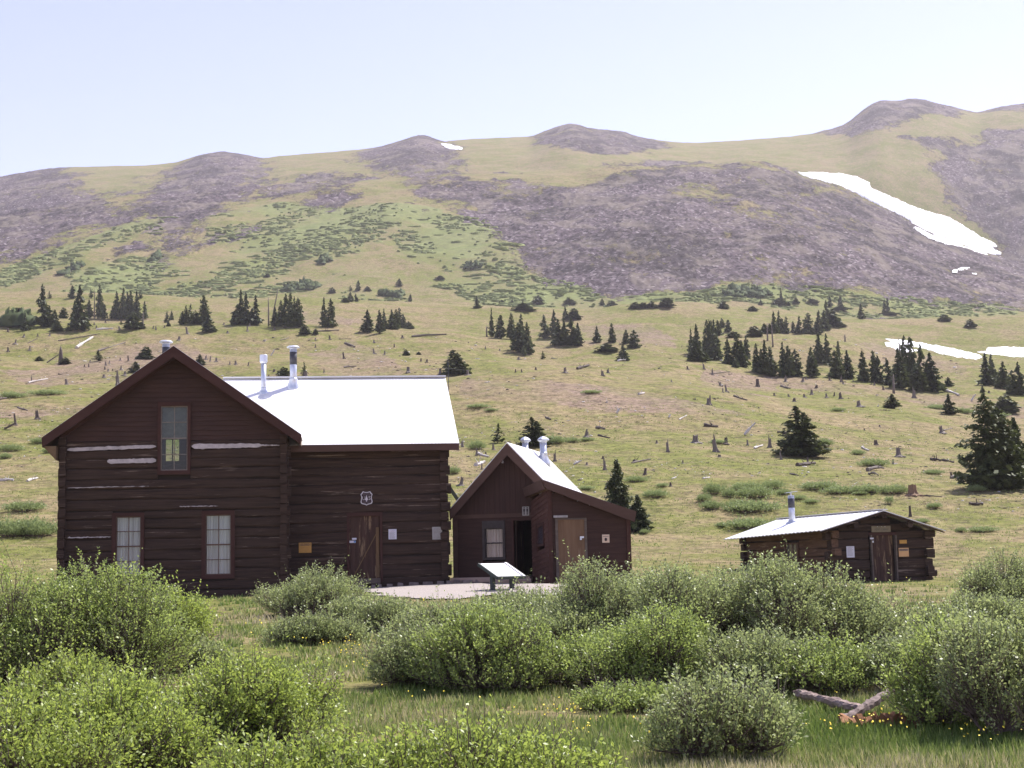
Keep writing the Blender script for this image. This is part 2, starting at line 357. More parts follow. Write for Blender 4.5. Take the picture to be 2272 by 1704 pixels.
rk = a.mix(.8, rk, a.mix(1.0, rk, a.ramp(a.noise(sc3(.022, .014, .03), 1, 8, .72, .7), [(.43, .40), (.57, 1.25)]), 'MULTIPLY'))
rk2 = a.ramp(a.noise(sc3(.05, .03, .05), 1, 7, .7, .6), [(.42, (.20, .165, .18)), (.55, (1, 1, 1))]); 
light = a.ramp(a.noise(sc3(.045, .02, .06), 1, 7, .7, .8), [(.50, 0.0), (.60, 1.0)])
rock = a.mix(a.math('MULTIPLY', light, .62), rk, (.185, .155, .125))
nz = a.math('ADD', a.math('MULTIPLY', a.noise(sc3(.028, .014, .03), 1, 9, .78, .5), .62), a.math('MULTIPLY', a.noise(sc3(.18, .09, .18), 1, 6, .8), .38))
sm = a.ramp(a.math('ADD', a.math('MULTIPLY', a.attr('scree'), .88), a.math('MULTIPLY', a.math('SUBTRACT', nz, .5), 4.6)), [(.40, 0.0), (.62, 1.0)])
sm = a.math('MULTIPLY', sm, a.ramp(a.attr('scree'), [(.02, 0.0), (.1, 1.0)]))
col = a.mix(sm, col, rock)
hb = a.math('ADD', a.math('MULTIPLY', a.noise(sc3(6, 6, 6), 1, 6, .8), .12), a.math('MULTIPLY', n2, .35))
bmp = a.n('ShaderNodeBump'); bmp.inputs['Strength'].default_value = .8; bmp.inputs['Distance'].default_value = .5; a.l(hb, bmp.inputs['Height'])
b2 = a.n('ShaderNodeBump'); b2.inputs['Strength'].default_value = .8; b2.inputs['Distance'].default_value = 1.2; a.l(a.math('MULTIPLY', vs.outputs[1], sm), b2.inputs['Height']); a.l(bmp.outputs[0], b2.inputs['Normal'])
MGROUND = a.done(a.bsdf(col, .95, spec=.1, normal=b2.outputs[0]))
gm = mkmesh('ground', np.stack([XX.ravel(), YY.ravel(), ZZ.ravel()], 1), FC, MGROUND, True)
attr(gm, 'scree', mk_s); attr(gm, 'lush', mk_l); attr(gm, 'dirt', mk_d)
go = link('ground', gm); go['kind'] = 'structure'
# ------------------------------------------------------------------ snow
a = N('snow'); sn = a.noise(a.coord(), .5, 4)
MSNOW = a.done(a.bsdf(a.ramp(sn, [(.3, (.66, .66, .68)), (.6, (.86, .87, .89))]), .7, normal=a.bump(sn, .3, .3)))
def snow(poly, label, thick=1.2, step=None, view=True):
    P = np.array(poly, float) * (VK if view else 1)
    u0, v0 = P.min(0) - 2; u1, v1 = P.max(0) + 2
    st = step or max(.7, (u1 - u0) / 300)
    us = np.arange(u0, u1, st); vs_ = np.arange(v0, v1, st * .8)
    keep = {}; V = []; Fs = []
    from math import hypot
    U, W = np.meshgrid(us, vs_); ins = inpoly(U + fbm(U / 9, W / 9, 90, 3) * 3, W + fbm(U / 9, W / 9, 91, 3) * 2, P / 1.0, False)
    pts = {}
    I_, J_ = np.where(ins); HP = hitv(U[ins], W[ins])
    pts = {(int(i), int(j)): p for i, j, p in zip(I_, J_, HP)}
    # distance to the rim gives the bank its thickness
    for (i, j), p in pts.items():
        r = 0
        for q in range(1, 4):
            if all((i + di * q, j + dj * q) in pts for di, dj in ((1, 0), (-1, 0), (0, 1), (0, -1))): r = q
            else: break
        keep[(i, j)] = len(V); V.append((p[0], p[1], p[2] + thick * (-.15 + .5 * math.sqrt(r))))
    for (i, j) in pts:
        q = [(i, j), (i, j + 1), (i + 1, j + 1), (i + 1, j)]
        if all(k in pts for k in q):
            ys = [pts[k][1] for k in q]
            if max(ys) - min(ys) < 120: Fs.append(tuple(keep[k] for k in q))
    me = mkmesh('snow_patch', V, Fs, MSNOW, True); o = link('snow_patch', me); tag(o, label, 'snow patch', 'old snow patches on the slopes')
    return o
snow([(1715, 373), (1740, 371), (1775, 371), (1820, 374), (1850, 381), (1880, 394), (1882, 405), (1920, 422), (1960, 440), (2000, 455), (2050, 468), (2090, 492), (2120, 512), (2150, 524), (2158, 533), (2145, 536), (2165, 545), (2160, 551), (2120, 553), (2100, 545), (2050, 530), (2000, 512), (1968, 490), (1965, 478), (1950, 468), (1900, 445), (1850, 420), (1820, 405), (1780, 392), (1745, 383)], 'long white snowfield running down beside the dark scree dome')
snow([(950, 308), (975, 312), (1000, 319), (998, 325), (970, 323), (955, 315)], 'small white snow patch beside the pointed rock knob on the skyline', 1.0)
snow([(2057, 583), (2070, 580), (2068, 588), (2058, 588)], 'tiny square snow spot on scree below the long snowfield', .5)
snow([(2068, 580), (2085, 576), (2096, 578), (2090, 584), (2072, 583)], 'small oblong snow spot on scree below the long snowfield', .5)
snow([(2098, 588), (2110, 590), (2109, 593), (2098, 591)], 'thin snow fleck lowest on the scree below the long snowfield', .4)
snow([(1908, 731), (1940, 733), (1990, 740), (2040, 748), (2080, 757), (2115, 765), (2122, 772), (2110, 777), (2070, 772), (2030, 764), (1990, 752), (1950, 745), (1920, 737)], 'slanting white snow strip behind the tallest spruce clump', .15)
snow([(1909, 740), (1925, 738), (1950, 747), (1990, 757), (1960, 762), (1935, 755), (1915, 748)], 'small white snow tongue under the slanting snow strip', .15)
snow([(2105, 760), (2130, 757), (2135, 750), (2170, 748), (2230, 752), (2230, 772), (2190, 772), (2140, 765)], 'ragged white snow patch at the edge beyond the slanting strip', .15)
# ------------------------------------------------------------------ buildings
WD = dict(
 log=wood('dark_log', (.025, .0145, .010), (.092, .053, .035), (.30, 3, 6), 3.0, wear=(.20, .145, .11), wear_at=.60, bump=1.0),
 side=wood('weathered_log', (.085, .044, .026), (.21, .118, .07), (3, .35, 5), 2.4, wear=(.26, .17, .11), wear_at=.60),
 lap=wood('brown_siding', (.043, .021, .015), (.082, .041, .030), (.5, 3, 5), 2.5, wear=(.17, .10, .07), wear_at=.74, bump=.25),
 lapv=wood('brown_vertical_siding', (.042, .021, .015), (.080, .039, .029), (6, 3, .35), 2.2, wear=(.17, .09, .05), wear_at=.72, bump=.25),
 trim=wood('brown_trim', (.052, .021, .015), (.085, .036, .027), (.6, 2, 2), 2, bump=.2),
 fascia=wood('brown_fascia', (.085, .046, .034), (.12, .068, .050), (.6, 2, 2), 2, bump=.15),
 door=wood('worn_brown_door', (.050, .026, .019), (.10, .052, .037), (5, 2, .5), 2.6, wear=(.24, .16, .09), wear_at=.56),
 brace=wood('peeled_brace', (.13, .075, .035), (.24, .15, .08), (2, 2, .5), 3),
 ply=wood('weathered_plywood', (.15, .085, .048), (.27, .165, .095), (4, 2, .35), 1.6, wear=(.30, .20, .13), wear_at=.62, bump=.12),
 grey=wood('grey_board', (.10, .075, .06), (.20, .155, .125), (.5, 2, 3), 3),
 pale=wood('bleached_timber', (.33, .22, .17), (.62, .47, .38), (.5, 2, 3), 3),
 soff=wood('soffit_board', (.12, .075, .04), (.20, .13, .07), (1, .5, 1), 3))
PAINT = plain('window_paint', (.12, .075, .055), .7); PAINT2 = plain('dark_window_paint', (.045, .035, .032), .6)
CHINK = plain('chinking_mortar', (.44, .39, .385), .95, var=.25, scale=5)
PAPER = plain('paper_notice', (.62, .60, .66), .8, var=.05); PAPERG = plain('faded_notice', (.36, .34, .31), .8, var=.1)
ORANGE = plain('orange_notice', (.50, .27, .07), .7, var=.06); ORANGE2 = plain('pale_orange_notice', (.62, .36, .17), .7, var=.06)
INK = plain('black_ink', (.06, .05, .045), .8); INKG = plain('grey_ink', (.22, .20, .2), .8); WHITE = plain('white_paint', (.62, .58, .6), .6, var=.05)
CREAM = plain('cream_sign_paint', (.66, .50, .38), .7, var=.05); SBROWN = plain('sign_brown_paint', (.05, .03, .035), .5)
JOINT = wood('log_joint_daubing', (.018, .012, .010), (.04, .028, .022), (.35, 3, 5), 2.4, wear=(.30, .25, .22), wear_at=.66)
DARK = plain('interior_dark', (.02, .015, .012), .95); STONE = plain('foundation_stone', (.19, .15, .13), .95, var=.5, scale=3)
BLUE = plain('blue_sticker', (.12, .22, .42), .6)
# metal roof: galvanised sheet with faint ribs
def roofmat(name, rib):
    a = N(name); co = a.coord(); f = a.noise(co, 1.2, 5, .6)
    w = a.n('ShaderNodeTexWave', bands_direction='X'); w.inputs['Scale'].default_value = rib; a.l(co, w.inputs[0])
    col = a.ramp(f, [(.3, (.62, .61, .60)), (.7, (.78, .77, .76))])
    return a.done(a.bsdf(col, .42, .25, .5, normal=a.bump(w.outputs['Fac'], .12, .02)))
ROOF = roofmat('sheet_metal_roof', 3.0)
a = N('galvanised_pipe'); f = a.noise(a.coord((1, 1, .4)), 9, 5, .6)
PIPE = a.done(a.bsdf(a.ramp(f, [(.3, (.46, .49, .56)), (.7, (.68, .71, .78))]), .38, .55, .5))
SOOT = plain('sooty_pipe', (.07, .07, .08), .5, .3); 
a = N('window_glass'); g = a.n('ShaderNodeBsdfGlossy'); g.inputs['Roughness'].default_value = .03; t = a.n('ShaderNodeBsdfTransparent'); t.inputs[0].default_value = (.82, .88, .84, 1)
mx = a.n('ShaderNodeMixShader'); mx.inputs[0].default_value = .035; a.l(t.outputs[0], mx.inputs[1]); a.l(g.outputs[0], mx.inputs[2]); GLASS = a.done(mx.outputs[0])
a = N('white_curtain'); cf = a.noise(a.coord((9, 1, .3)), 2, 4)
CURT = a.done(a.bsdf(a.ramp(cf, [(.3, (.40, .40, .44)), (.7, (.72, .72, .76))]), .9))
a = N('pink_curtain'); cf = a.noise(a.coord((9, 1, .3)), 2, 4)
CURTP = a.done(a.bsdf(a.ramp(cf, [(.3, (.36, .27, .28)), (.7, (.60, .48, .50))]), .9))
TAN = plain('old_roller_blind', (.10, .10, .085), .9)
class Frame:
    "local building frame; loc() projects a photo point on the plane local y = d"
    def __init__(s, Xp, Yp, D, rz):
        o = PW(Xp, Yp, D); s.o = np.array([o[0], o[1], 0.0]); s.rz = rz
        s.ax = np.array([math.cos(rz), math.sin(rz), 0]); s.ay = np.array([-math.sin(rz), math.cos(rz), 0])
    def loc(s, X, Y, d=0.0):
        r = ray(X, Y); c = np.array([0, 0, EYE]); t = ((s.o - c) @ s.ay + d) / (r @ s.ay); p = c + r * t
        return np.array([(p - s.o) @ s.ax, (p - s.o) @ s.ay, p[2]])
    def side(s, X, Y, xl=0.0):
        r = ray(X, Y); c = np.array([0, 0, EYE]); t = ((s.o - c) @ s.ax + xl) / (r @ s.ax); p = c + r * t
        return np.array([(p - s.o) @ s.ax, (p - s.o) @ s.ay, p[2]])
    def rect(s, x0, y0, x1, y1, d=0.0):
        a_ = s.loc(x0, (y0 + y1) / 2, d); b_ = s.loc(x1, (y0 + y1) / 2, d); m = (x0 + x1) / 2
        return a_[0], b_[0], s.loc(m, y1, d)[2], s.loc(m, y0, d)[2]
def logwall(mb, x0, x1, z0, z1, hole=(), hl=.36, t=.22, y=0.0, seed=1, ends=(.16, .16), axis='x', gap=.02):
    "courses of hewn logs with openings cut out; ends stick out at the corners"
    n = max(2, round((z1 - z0) / hl)); hh = (z1 - z0) / n; rr = np.random.default_rng(seed)
    cum = np.concatenate([[0], np.cumsum(.78 + .44 * rr.random(n))]); cum = z0 + cum / cum[-1] * (z1 - z0)
    for i in range(n):
        za, zb = cum[i], cum[i + 1]; hh = zb - za; zm = (za + zb) / 2
        cuts = [(a_, b_) for (a_, b_, c_, d_) in hole if c_ < zb - .3 * hh and d_ > za + .3 * hh]
        segs = []; cur = x0 - ends[0] * (.55 + .45 * rr.random() + (.0 if i % 2 else -.4))
        for a_, b_ in sorted(cuts): segs.append((cur, a_)); cur = b_
        segs.append((cur, x1 + ends[1] * (.55 + .45 * rr.random() + (.0 if i % 2 else -.4))))
        dz = rr.standard_normal() * .010
        for a_, b_ in segs:
            if b_ - a_ < .05: continue
            p, q = ((a_, y, zm + dz), (b_, y, zm - dz)) if axis == 'x' else ((y, a_, zm + dz), (y, b_, zm - dz))
            mb.hewn(p, q, hh - gap, t, seed * 100 + i)
def lining(par, x0, x1, z0, z1, holes, y, mat, name='inner_wall', axis='x', t=.03):
    holes = [(max(h[0], x0), min(h[1], x1), max(h[2], z0), min(h[3], z1)) for h in holes]
    m = MB(); xs_ = sorted({x0, x1, *[v for h in holes for v in h[:2]]}); zs_ = sorted({z0, z1, *[v for h in holes for v in h[2:4]]})
    for i in range(len(xs_) - 1):
        for j in range(len(zs_) - 1):
            cx_, cz_ = (xs_[i] + xs_[i + 1]) / 2, (zs_[j] + zs_[j + 1]) / 2
            if any(h[0] < cx_ < h[1] and h[2] < cz_ < h[3] for h in holes): continue
            if axis == 'x': m.box(xs_[i], xs_[i + 1], y, y + t, zs_[j], zs_[j + 1])
            else: m.box(y, y + t, xs_[i], xs_[i + 1], zs_[j], zs_[j + 1])
    return m.build(name, mat, par)
def cornerends(mb, x, y, z0, z1, hl, seed, dirx, diry, L=.2):
    n = max(2, round((z1 - z0) / hl)); hh = (z1 - z0) / n
def textobj(s, size, parent, loc, mat, name='lettering', rz=0, sx=1.0):
    cu = bpy.data.curves.new('txt', 'FONT'); cu.body = s; cu.size = size; cu.align_x = 'CENTER'; cu.align_y = 'CENTER'; cu.extrude = .002; cu.resolution_u = 2
    tmp = bpy.data.objects.new('tmp', cu); COL.objects.link(tmp); bpy.context.view_layer.update()
    me = bpy.data.meshes.new_from_object(tmp.evaluated_get(bpy.context.evaluated_depsgraph_get())); bpy.data.objects.remove(tmp)
    me.materials.clear(); me.materials.append(mat); me.name = name
    o = link(name, me, parent, loc); o.rotation_euler = (R(90), 0, rz); o.scale = (sx, 1, 1); return o
def window(par, fr, outer, glass, d, cols, rows, mpaint, curtain=None, folds=14, casing=None, thick=()):
    x0, x1, z0, z1 = fr.rect(*glass, d); X0, X1, Z0, Z1 = fr.rect(*outer, d)
    w = MB(); y0, y1 = d - .05, d + .10
    w.box(X0, x0, y0, y1, Z0, Z1).box(x1, X1, y0, y1, Z0, Z1).box(x0, x1, y0, y1, z1, Z1).box(x0, x1, y0, y1, Z0, z0)
    wo = w.build('window', casing or WD['trim'], par)
    s = MB(); b = .022
    for i in range(1, cols): xm = x0 + (x1 - x0) * i / cols; s.box(xm - b / 2, xm + b / 2, d + .018, d + .045, z0, z1)
    for i in range(1, rows):
        zm = z0 + (z1 - z0) * i / rows; bb = b * (1.9 if i in thick else 1); s.box(x0, x1, d + .012, d + .049, zm - bb / 2, zm + bb / 2)
    s.box(x0, x0 + .03, d + .01, d + .05, z0, z1).box(x1 - .03, x1, d + .01, d + .05, z0, z1).box(x0 + .03, x1 - .03, d + .01, d + .05, z1 - .03, z1).box(x0 + .03, x1 - .03, d + .01, d + .05, z0, z0 + .03)
    s.build('sash', mpaint, wo)
    MB().add([(x0, d + .03, z0), (x1, d + .03, z0), (x1, d + .03, z1), (x0, d + .03, z1)], [(0, 1, 2, 3)]).build('pane', GLASS, wo)
    if curtain:
        n = folds * 4; V = []; F = []
        for i in range(n + 1):
            xx = x0 + (x1 - x0) * i / n; yy = d + .10 + .025 * math.sin(i / n * folds * 2 * math.pi) + .01 * math.sin(i * .37)
            V += [(xx, yy, z0), (xx, yy + .01, z1)]
        for i in range(n): F.append((2 * i, 2 * i + 2, 2 * i + 3, 2 * i + 1))
        MB().add(V, F).build('curtain', curtain, wo)
    return wo, (x0, x1, z0, z1), (X0, X1, Z0, Z1)
def gable_roof(par, xa, xp, xb, ze, zp, y0, y1, th=.10, skew=0, name='roof', zb=None):
    zb = ze if zb is None else zb
    m = MB(); m.prism([(xa, y0, ze), (xp, y0, zp), (xp, y0, zp - th * 1.25), (xa, y0, ze - th)], (0, y1 - y0, 0))
    m.prism([(xp, y0, zp), (xb, y0, zb), (xb, y0, zb - th), (xp, y0, zp - th * 1.25)], (0, y1 - y0, 0))
    return m.build(name, ROOF, par)
def rake(par, xa, xp, xb, ze, zp, y, w, t=.05, mat=None, name='rake_board', zb=None, drop=.012):
    zb = ze if zb is None else zb
    m = MB(); m.prism([(xa, y, ze - drop), (xp, y, zp - drop), (xp, y, zp - w * 1.18), (xa + .02, y, ze - w)], (0, t, 0))
    m.prism([(xp, y, zp - drop), (xb, y, zb - drop), (xb - .02, y, zb - w), (xp, y, zp - w * 1.18)], (0, t, 0))
    return m.build(name, mat or WD['trim'], par)
def pipe(name, label, base, h, r, cap, par=None, soot=0.0, collar=.14, rz=0, split=True):
    o = empty(name, label, 'vent pipe', base, rz, 'metal vent pipes on the roofs') if par is None else None
    pr = o
    m = MB(); m.lathe(0, 0, [(r, -.3), (r, h)], 18)
    m.build('pipe', PIPE, pr, True)
    if soot: MB().lathe(0, 0, [(r + .004, h * (1 - soot)), (r + .004, h - .1)], 18).build('soot_stained_section', SOOT, pr, True)
    c = MB()
    if cap == 'disc': c.lathe(0, 0, [(r * 1.02, h), (r * 1.08, h + .03)]).lathe(0, 0, [(r * 1.75, h + .045), (r * 1.9, h + .07), (r * 1.4, h + .105), (.02, h + .13)], 20).lathe(0, 0, [(r * .5, h - .02), (r * .5, h + .05)])
    elif cap == 'can': c.lathe(0, 0, [(r * 1.1, h - .04), (r * 1.55, h + .02), (r * 1.55, h + .24), (r * 1.5, h + .245), (.02, h + .245)], 18)
    elif cap == 'hood': c.lathe(0, 0, [(r * 1.05, h - .03), (r * 1.15, h), (r * 1.8, h + .05), (r * 1.8, h + .085), (r * 1.1, h + .15), (.02, h + .19)], 7)
    elif cap == 'plate':
        c.lathe(0, 0, [(r * .95, h), (r * .95, h + .02)]); c.lathe(0, 0, [(.03, h), (.03, h + .12)], 8)
        c.prism([(-.22, -.2, h + .10), (.22, -.2, h + .15), (.22, .2, h + .16), (-.22, .2, h + .11)], (0, 0, .025))
    c.build('cap', PIPE, pr)
    if collar: MB().lathe(0, 0, [(r * 2.1, -.28), (r * 1.9, -collar * .2), (r * 1.1, collar), (r * 1.25, collar + .02), (r * 1.02, collar + .06)], 16).build('flashing', PIPE, pr, True)
    return o
# =========================================================== big two-storey cabin and its wing
RZ = R(6.5)
fr = Frame(130, 1150, 43.3, RZ)
BIG = empty('log_cabin', 'large dark brown two-storey log cabin with gable front and white metal roofed wing', 'cabin', tuple(fr.o), RZ)
xL, xR = 0.0, fr.loc(638.5, 1150)[0]
z0 = fr.loc(560, 1345)[2] - .15; zE = fr.loc(385, 977)[2]
a_ = fr.loc(95, 971, -.45); b_ = fr.loc(671, 963, -.45); p_ = fr.loc(387, 767, -.45)
xp = (xL + xR) / 2; half = (b_[0] - a_[0]) / 2; zt = (a_[2] + b_[2]) / 2; zp = p_[2]
slope = (zp - zt) / half
g_up = (356.7, 901, 416.4, 1044); o_up = (350, 892, 423, 1053)
g_l = (257, 1146, 313, 1279); o_l = (248, 1138, 320, 1288); g_r = (456, 1142, 513, 1275); o_r = (447, 1133, 521, 1284)
ru = fr.rect(*o_up); rl = fr.rect(*o_l); rrr = fr.rect(*o_r)
w = MB(); logwall(w, xL, xR, z0, zE, [ru, rl, rrr], .295, .24, .12, 1, (.04, .10)); 
side = MB(); LB = 10.2
for xs in (.12, xR - .12): logwall(w, .26, LB - .26, z0 + .18, zE, [], .295, .24, xs, 2 + int(xs), (.10, .1), 'y')
bz0, bz1 = None, None
pb = fr.loc(369, 1022, LB); pt = fr.loc(398, 977, LB); hb_ = (pb[0] - .05, pt[0] + .05, pb[2] - .05, zE)
logwall(w, xL, xR, z0, zE, [hb_], .295, .24, LB - .12, 5, (.1, .1))
wl = w.build('log_wall', WD['log'], BIG)
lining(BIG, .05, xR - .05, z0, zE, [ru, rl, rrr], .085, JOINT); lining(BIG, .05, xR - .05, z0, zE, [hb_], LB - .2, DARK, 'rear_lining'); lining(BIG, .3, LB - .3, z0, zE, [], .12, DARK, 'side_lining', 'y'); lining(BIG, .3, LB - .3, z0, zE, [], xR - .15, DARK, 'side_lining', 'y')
# log-end butts at both corners
n = round((zE - z0) / .295)
rr = np.random.default_rng(4)
for xs in (.10, xR - .12):
    e = MB()
    for i in range(n):
        zz = z0 + (i + .5) * (zE - z0) / n + .14
        e.hewn((xs, -.10 - .05 * rr.random(), zz), (xs, .2, zz), .27, .19 + .03 * rr.random(), 50 + i, .12)
    e.build('corner_log_ends', WD['log'], BIG)
# boarded gable above the logs, with the upper window cut out
g = MB(); bh = .145; zz = zE
def roofz(x): return zp - slope * abs(x - xp) - .16
while zz < zp - .25:
    z2 = zz + bh; hw = (zp - .16 - z2) / slope; hw2 = (zp - .16 - zz) / slope
    hw = min(hw2, xR / 2); 
    if hw <= .05: break
    xa, xb = xp - hw, xp + hw
    parts = [(xa, xb)]
    if ru[3] > zz + .02: parts = [(xa, ru[0]), (ru[1], xb)]
    for q0, q1 in parts:
        g.hexa([(q0, .012, zz), (q1, .012, zz), (q1, .10, zz), (q0, .10, zz), (q0, .04, z2 + .01), (q1, .04, z2 + .01), (q1, .10, z2 + .01), (q0, .10, z2 + .01)])
    zz = z2
g.build('gable_siding', WD['lap'], BIG)
pb = fr.loc(369, 1024, LB); pt = fr.loc(399, 976, LB); h0, h1, h2, h3 = pb[0], pt[0], max(pb[2], zE + .1), pt[2]; rg = lambda x: zp - slope * abs(x - xp) - .2; yk = LB - .2
bk = MB(); bk.prism([(.05, yk, zE + .005), (h0, yk, zE + .005), (h0, yk, rg(h0))] + ([(xp, yk, rg(xp))] if xp < h0 else []) + [(.05, yk, rg(.05))], (0, .1, 0))
bk.prism([(h1, yk, zE + .005), (xR - .05, yk, zE + .005), (xR - .05, yk, rg(xR - .05))] + ([(xp, yk, rg(xp))] if xp > h1 else []) + [(h1, yk, rg(h1))], (0, .1, 0))
bk.box(h0, h1, yk, yk + .1, zE + .005, h2); bk.prism([(h0, yk, h3), (h1, yk, h3), (h1, yk, rg(h1))] + ([(xp, yk, rg(xp))] if h0 < xp < h1 else []) + [(h0, yk, rg(h0))], (0, .1, 0))
bk.box((h0 + h1) / 2 - .02, (h0 + h1) / 2 + .02, yk + .02, yk + .06, h2, h3); bk.build('back_gable', WD['lap'], BIG); rear_dim = N('dimming_rear_pane'); tq = rear_dim.n('ShaderNodeBsdfTransparent'); tq.inputs[0].default_value = (.50, .56, .50, 1); MB().add([(h0, yk + .03, h2), (h1, yk + .03, h2), (h1, yk + .03, h3), (h0, yk + .03, h3)], [(0, 1, 2, 3)]).build('rear_pane', rear_dim.done(tq.outputs[0]), BIG)  # rear pane added with a grey-green tint to dim the bright view behind
rake(BIG, xL + .02, xp, xR - .02, roofz(0) - .0, zp - .16, -.03, .17, .04, WD['trim'], 'frieze_board')
gable_roof(BIG, xp - half, xp, xp + half, zt, zp, -.47, LB + .3, .07)
rake(BIG, xp - half, xp, xp + half, zt, zp, -.50, .30, .055, WD['trim'])
# boarded soffits and eave return at the left tip
for sgn in (-1, 1):
    sf = MB()
    xt = xp + sgn * (half - .03); xw = xp + sgn * (xR / 2 + .0)
    sf.prism([(xt, -.44, zt - .10), (xw, -.44, zp - slope * abs(xw - xp) - .10), (xw, -.44, zp - slope * abs(xw - xp) - .17), (xt, -.44, zt - .30)], (0, LB + .6, 0)); sf.build('eave_soffit', WD['soff'], BIG)
MB().prism([(xp - half + .03, -.42, zt - .26), (-.03, -.42, zt - .26), (-.03, -.42, fr.loc(131, 1021, -.4)[2])], (0, .9, 0)).build('eave_return', WD['soff'], BIG)
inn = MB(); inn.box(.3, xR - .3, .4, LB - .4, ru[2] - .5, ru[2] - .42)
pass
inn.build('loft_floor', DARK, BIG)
window(BIG, fr, o_up, g_up, .0, 2, 4, plain('upper_sash_paint', (.20, .16, .13), .7), None, thick=(2,))
x0, x1, za, zb = fr.rect(*g_up)
MB().box(x0 - .05, x1 + .05, .14, .16, (za + zb) / 2 + .0, zb + .05).build('blind', TAN, BIG)
window(BIG, fr, o_l, g_l, .0, 2, 4, PAINT, CURT, thick=(2,)); window(BIG, fr, o_r, g_r, .0, 2, 4, PAINT, CURT, thick=(2,))
def chink(X0, X1, Ya, Yb, Yc, Yd, fr=fr, par=BIG, d=-.035, seed=0):
    n = 26; top = []; bot = []; r_ = np.random.default_rng(seed)
    for i in range(n + 1):
        t = i / n; X = X0 + (X1 - X0) * t; tp = min(1, .35 + min(t, 1 - t) * 18)
        u = Ya + (Yc - Ya) * t; v = Yb + (Yd - Yb) * t; m = (u + v) / 2; hf = (v - u) / 2 * tp
        top.append(fr.loc(X, m - hf + r_.standard_normal() * .5, d)); bot.append(fr.loc(X, m + hf + r_.standard_normal() * .5, d))
    MB().prism(top + bot[::-1], (0, .12, 0)).build('chinking', CHINK, par)
chink(149, 346, 994, 1001.5, 986.5, 994, seed=1); chink(238, 346, 1019, 1029, 1016.5, 1026, seed=2)
chink(425, 581, 985, 996, 984, 992, seed=3); chink(578, 620, 986.5, 989, 987, 989, seed=4)
chink(398, 484, 1123, 1124.4, 1122, 1123.5, seed=5); chink(150, 245, 1192, 1194, 1190, 1192, seed=6); chink(150, 330, 1082, 1083.5, 1078, 1079, seed=7)
MB().box(-.1, xR + .1, -.06, .2, z0 - .35, z0 + .12).build('foundation', WD['trim'], BIG)
# ---- wing
YW = .95
wx1 = fr.loc(993, 1150, YW)[0]; we = fr.loc(830, 985, YW - .45)[2]; wz0 = fr.loc(830, 1296, YW)[2] - .1
HD = 4.2; hr = fr.loc(700, 838, YW + HD)[2]
hd = fr.rect(770, 1137, 849, 1285, YW)
w = MB(); wt = we - .12
logwall(w, xR - .05, wx1, wz0, wt, [hd], .305, .22, YW + .11, 8, (0, .13)); logwall(w, YW + .2, YW + 2 * HD - .2, wz0 + .17, wt, [], .305, .22, wx1 - .11, 9, (.12, .12), 'y')
logwall(w, xR, wx1, wz0, wt, [], .305, .22, YW + 2 * HD - .11, 10, (0, .1))
w.build('wing_log_wall', WD['log'], BIG)
lining(BIG, xR, wx1 - .05, wz0, wt, [hd], YW + .075, JOINT); lining(BIG, YW + .3, YW + 2 * HD - .3, wz0, wt, [], wx1 - .14, DARK, 'side_lining', 'y')
e = MB(); n = round((wt - wz0) / .305)
for i in range(n):
    zz = wz0 + (i + .5) * (wt - wz0) / n + .16
    e.hewn((wx1 - .12, YW - .13 - .05 * rr.random(), zz), (wx1 - .12, YW + .2, zz), .25, .2, 150 + i, .12)
e.build('wing_log_ends', WD['log'], BIG)
ec = fr.loc(1019, 984, YW - .45); rc = fr.loc(988, 834, YW + HD)
m = MB(); yb = YW + 2 * HD + .45; th = .09; xs = xp + 1.0
ec2 = rc[0] + (ec[0] - rc[0]) * -.4
m.hexa([(xs, YW - .45, we - th), (ec[0], YW - .45, we - th), (rc[0], YW + HD, hr - th), (xs, YW + HD, hr - th), (xs, YW - .45, we), (ec[0], YW - .45, we), (rc[0], YW + HD, hr), (xs, YW + HD, hr)])
m.hexa([(xs, YW + HD, hr - th), (rc[0], YW + HD, hr - th), (ec2, yb, we - th), (xs, yb, we - th), (xs, YW + HD, hr), (rc[0], YW + HD, hr), (ec2, yb, we), (xs, yb, we)])
m.bar((xs, YW + HD, hr + .01), (rc[0] + .01, YW + HD, hr + .01), .26, .05)
m.build('wing_roof', ROOF, BIG)
MB().box(xR + .02, ec[0] - .01, YW - .47, YW - .43, we - .22, we - .012).build('eave_board', WD['fascia'], BIG)
m = MB(); m.prism([(ec[0] - .35, YW + .05, we - .1), (ec[0] - .35, YW + HD, hr - .12), (ec2 - .35, yb - .4, we - .1)], (.05, 0, 0)).build('wing_gable', WD['lap'], BIG)
m = MB(); m.box(xR + .02, ec[0] - .06, YW - .42, YW + .02, we - .17, we - .135).build('wing_soffit', WD['soff'], BIG)
# wing door
x0, x1, za, zb = fr.rect(775, 1145, 843.5, 1283, YW); X0, X1, Za, Zb = hd
MB().box(X0, x0, YW - .04, YW + .2, Za - .1, Zb).box(x1, X1, YW - .04, YW + .2, Za - .1, Zb).box(x0, x1, YW - .04, YW + .2, zb, Zb).build('door_frame', WD['trim'], BIG)
dr = MB(); nb = 5
for i in range(nb): dr.box(x0 + (x1 - x0) * i / nb + .004, x0 + (x1 - x0) * (i + 1) / nb - .004, YW + .06, YW + .10, za, zb)
dr.box(x0, x1, YW + .1, YW + .12, za, zb)
dro = dr.build('door', WD['door'], BIG)
dd = YW + .045
m = MB(); m.bar((x0 + .12, dd, za + .05), (x1 - .06, dd, zb - .45), .03, .12, (0, 1, 0)); m.box(x1 - .13, x1 - .03, dd - .015, dd + .015, za + .02, zb - .35); m.build('brace', WD['brace'], dro)
MB().box(x0, x1, YW - .12, YW + .12, za - .17, za - .005).build('threshold', WD['grey'], BIG)
